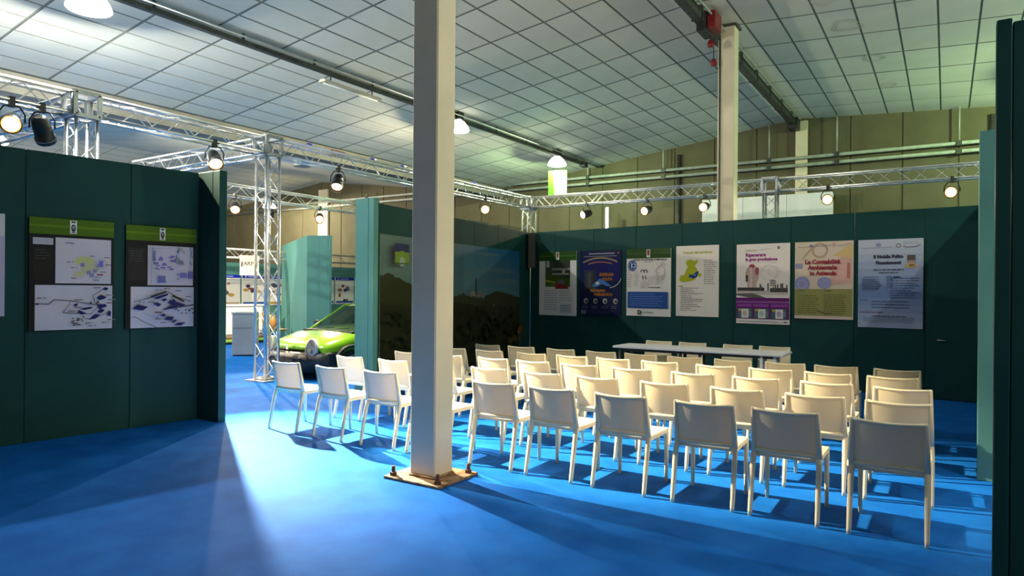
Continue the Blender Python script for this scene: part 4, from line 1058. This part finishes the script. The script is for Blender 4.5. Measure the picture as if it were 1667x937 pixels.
    yb, yt, zb_, zt2 = .86, 1.62, .855, 1.34
    def arc(w_, y, z, bow, n_=9): return [(-w_ + 2 * w_ * k / (n_ - 1), y + bow * (abs(-1 + 2 * k / (n_ - 1)) ** 2), z) for k in range(n_)]
    b = MB()
    rows = [arc(wb + (wt - wb) * q, yb + (yt - yb) * q, zb_ + (zt2 - zb_) * q + .02 * math.sin(PI * q), .2 - .06 * q) for q in (0, .25, .5, .75, 1)]
    b.loft(rows, cap=False, smooth=True, closed=False); b.build('windshield', 'glass', t)
    # roof shell
    rows = [arc(wt + .02, yt - .01, zt2 + .005, .14), arc(wt + .03, 1.85, 1.39, .05), arc(wt + .04, 2.3, 1.425, 0), arc(wt + .03, 2.9, 1.42, 0), arc(wt, 3.35, 1.37, -.05)]
    def crown(r): return [(x, y, z - .06 * (x / .7) ** 4) for x, y, z in r]
    rows = [crown(r) for r in rows]
    b = MB(); b.loft(rows, cap=False, smooth=True, closed=False); b.loft([[(x, y, z - .03) for x, y, z in r] for r in reversed(rows)], cap=False, smooth=True, closed=False); b.build('roof', 'car', t)
    for sx in (-1, 1):
        b = MB(); b.tube([(sx * (wb + .015), yb + .2, zb_), (sx * (wt + .03), yt + .14, zt2), (sx * (wt + .04), 2.0, 1.375)], [.03, .024, .028], 8); b.build('pillar', 'car', t)
        b = MB(); b.tube([(sx * .80, 2.1, .94), (sx * .65, 2.16, 1.38)], .035, 8); b.build('pillar', 'black', t)
        b = MB(); b.tube([(sx * .77, 3.5, .95), (sx * .61, 3.3, 1.34)], .05, 8); b.build('pillar', 'car', t)
        g0 = MB(); g0.add([(sx * .79, 1.12, .88), (sx * .80, 2.1, .94), (sx * .65, 2.16, 1.38), (sx * .64, 1.8, 1.35)], [(0, 1, 2, 3)]); g0.add([(sx * .80, 2.1, .94), (sx * .78, 3.45, .95), (sx * .62, 3.28, 1.34), (sx * .65, 2.16, 1.38)], [(0, 1, 2, 3)]); g0.build('side_glass', 'glass', t)
        b = MB(); b.bbox(-.08, .08, -.05, .05, -.055, .055, .02); b.v = [(x + sx * .93, y + 1.35, z + .97) for x, y, z in b.v]; b.build('door_mirror', 'bumper', t)
        b = MB(); b.box(sx * .857 - .004, sx * .857 + .004, 1.2, 1.215, .32, .86); b.build('door_gap', 'black', t)
        s_ = MB(); s_.bbox(-.22, .22, 0, .45, .45, .62, .04); s_.loft([rsq(0, .45, .6, .22, .07), rsq(0, .6, 1.2, .2, .06)], smooth=True); s_.loft([rsq(0, .62, 1.22, .12, .05), rsq(0, .64, 1.42, .12, .05)], smooth=True)
        s_.v = [(x + sx * .34, y + 1.75, z * .87) for x, y, z in s_.v]; s_.build('seat', 'seat_fabric', t)
        b = MB(); b.tube([(sx * .22 - .25, yb + .03, zb_ + .03), (sx * .22 + .0, yb + .03, zb_ + .05), (sx * .22 + .28, yb + .10, zb_ + .07)], .008, 6); b.build('wiper', 'black', t)
    b = MB(); b.add([(-wb, 3.55, .95), (wb, 3.55, .95), (wt, 3.36, 1.35), (-wt, 3.36, 1.35)], [(0, 1, 2, 3)]); b.build('rear_glass', 'glass', t)
    MB().bbox(-.70, .70, 1.12, 1.4, .72, .89, .03).build('dashboard', 'bumper', t)
    b = MB()
    ring_pts = [(.36 + .18 * math.cos(2 * PI * k / 20), 1.5 - .06 * math.sin(2 * PI * k / 20), .93 + .17 * math.sin(2 * PI * k / 20)) for k in range(21)]
    b.tube(ring_pts, .014, 6); b.build('steering_wheel', 'black', t)
    MB().box(-.70, .70, yb - .0, yb + .12, zb_ - .06, zb_ + .02).build('scuttle', 'bumper', t)
    b = MB(); b.bbox(-.1, .1, 0, .03, 0, .07, .01); b.v = [(x, y + 1.72, z + 1.20) for x, y, z in b.v]; b.build('mirror', 'black', t)
    return t
build_car()

# ------------------------------------------------------------------ distant stand on the left
t = sroot('wall_far', (0, 0, 0))
pA, pB, pC = (-18.43, 14.62), (-14.18, 12.05), (-13.60, 12.36)
def quad_panel(name, a, b, H, mat, parent, thick=.05):
    A = Vector((a[0], a[1], 0)); d = Vector((b[0], b[1], 0)) - A
    r = link(name, MB().bbox(0, d.length, 0, thick, 0, H, .004).mesh(name, mat), parent, A, (0, 0, math.atan2(d.y, d.x)))
    return r
for k in range(4):
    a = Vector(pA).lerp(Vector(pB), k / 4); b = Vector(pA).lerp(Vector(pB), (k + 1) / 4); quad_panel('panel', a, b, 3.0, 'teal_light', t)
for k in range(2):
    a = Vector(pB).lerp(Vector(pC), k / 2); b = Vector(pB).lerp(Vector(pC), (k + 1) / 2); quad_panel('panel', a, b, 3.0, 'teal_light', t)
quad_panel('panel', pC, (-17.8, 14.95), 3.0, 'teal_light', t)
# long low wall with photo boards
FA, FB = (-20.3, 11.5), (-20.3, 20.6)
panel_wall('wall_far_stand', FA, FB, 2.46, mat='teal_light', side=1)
random.seed(21)
for k in range(8):
    P = Print(); w, h = .98, 1.05
    P.rect(0, 0, w, h, (0.78, 0.76, 0.72)); P.rect(0, .94, w, h, (0.01, 0.03, 0.42)); P.rect(.12, .96, .17, 1.03, (0.6, 0.4, 0.05)); P.rect(.25, .98, .7, 1.01, (0.35, 0.4, 0.75))
    for i in range(7):
        a, b = random.uniform(.08, .7), random.uniform(.1, .75); c = random.choice([(0.3, 0.08, 0.05), (0.06, 0.05, 0.1), (0.5, 0.35, 0.1), (0.35, 0.12, 0.04), (0.1, 0.12, 0.2)])
        P.ell(a, b, random.uniform(.05, .13), random.uniform(.03, .1), c, 9)
    P.rect(.04, .04, .94, .12, random.choice([(0.5, 0.3, 0.06), (0.03, 0.1, 0.4), (0.45, 0.35, 0.25)]))
    board('white photo board with blue header on the distant stand, board %s from the left' % ['first', 'second', 'third', 'fourth', 'fifth', 'sixth', 'seventh', 'eighth'][k], FA, FB, .85 + 1.05 * k, 1.0, w, h, P, group='photo boards on the distant stand')
t = thing('counter', 'grey upright counter standing on the carpet left of the truss tower', 'counter', (-14.05, 10.12, 0), math.radians(38))
MB().bbox(-.24, .24, -.24, .24, .03, .99, .006).build('cabinet', 'grey', t)
MB().bbox(-.26, .26, -.26, .26, .99, 1.03, .006).build('counter_top', 'grey', t)
MB().box(-.22, .22, -.22, .22, 0, .03).build('plinth', 'black', t)
MB().box(-.22, .22, -.246, -.24, .655, .662).build('joint', 'black', t)
t = thing('white_counter', 'brightly lit white counter at the distant stand behind the grey counter', 'counter', (-18.2, 12.6, 0), math.radians(90))
MB().bbox(-.9, .9, -.3, .3, 0.21, 1.05, .01).build('cabinet', 'white', t); MB().bbox(-.95, .95, -.35, .35, 1.05, 1.1, .01).build('counter_top', 'white', t)
t = thing('platform', 'low brown platform with a lime green edge at the distant stand', 'platform', (-18.3, 12.2, 0))
MB().bbox(-1.5, 1.3, -2.0, 1.0, 0, .20, .01).build('deck', 'wood', t)
MB().bbox(1.3, 1.36, -2.0, 1.0, .07, .14, .004).build('edge_strip', 'lime', t)
for k, (x, y, lab) in enumerate([(-16.45, 12.75, 'orange shell chair behind the truss tower, left one'), (-15.5, 12.2, 'orange shell chair behind the truss tower, right one')]):
    t = thing('shell_chair', lab, 'chair', (x, y, 0), 2.2 + k, 'orange chairs at the distant stand')
    b = MB(); b.loft([rsq(0, 0, .44, .2, .2, .6), rsq(0, 0, .48, .22, .22, .6)], smooth=True); b.build('seat', 'orange', t)
    b = MB(); b.loft([rsq(0, .2, .46, .2, .02, .6), rsq(0, .24, .7, .22, .02, .6), rsq(0, .27, .88, .17, .015, .6)], smooth=True); b.build('backrest', 'orange', t)
    for sx in (-1, 1):
        for sy in (-1, 1): b = MB(); b.tube([(sx * .15, sy * .15, .44), (sx * .2, sy * .2, 0)], .012, 6); b.build('leg', 'alu', t)
t = thing('hanging_flag', 'white flag sign with grey lettering hanging from the low far truss', 'sign', (-17.55, 12.75, 1.98), math.radians(62))
P = Print(); P.rect(-.27, 0, .27, .6, (0.5, 0.46, 0.42)); P.text('ARPA', .03, .3, .16, (0.06, 0.06, 0.06), bold=.004); P.ell(-.21, .33, .03, .09, (0.07, 0.07, 0.08))
P.b.build('printed_sheet', 'print', t, (0, -.009, 0)); MB().box(-.27, .27, -.008, .008, 0, .6).build('cloth', 'white', t)
for q in (-.2, .2): b = MB(); b.tube([(q, 0, .6), (q, 0, .68)], .004, 5); b.build('cord', 'black', t)
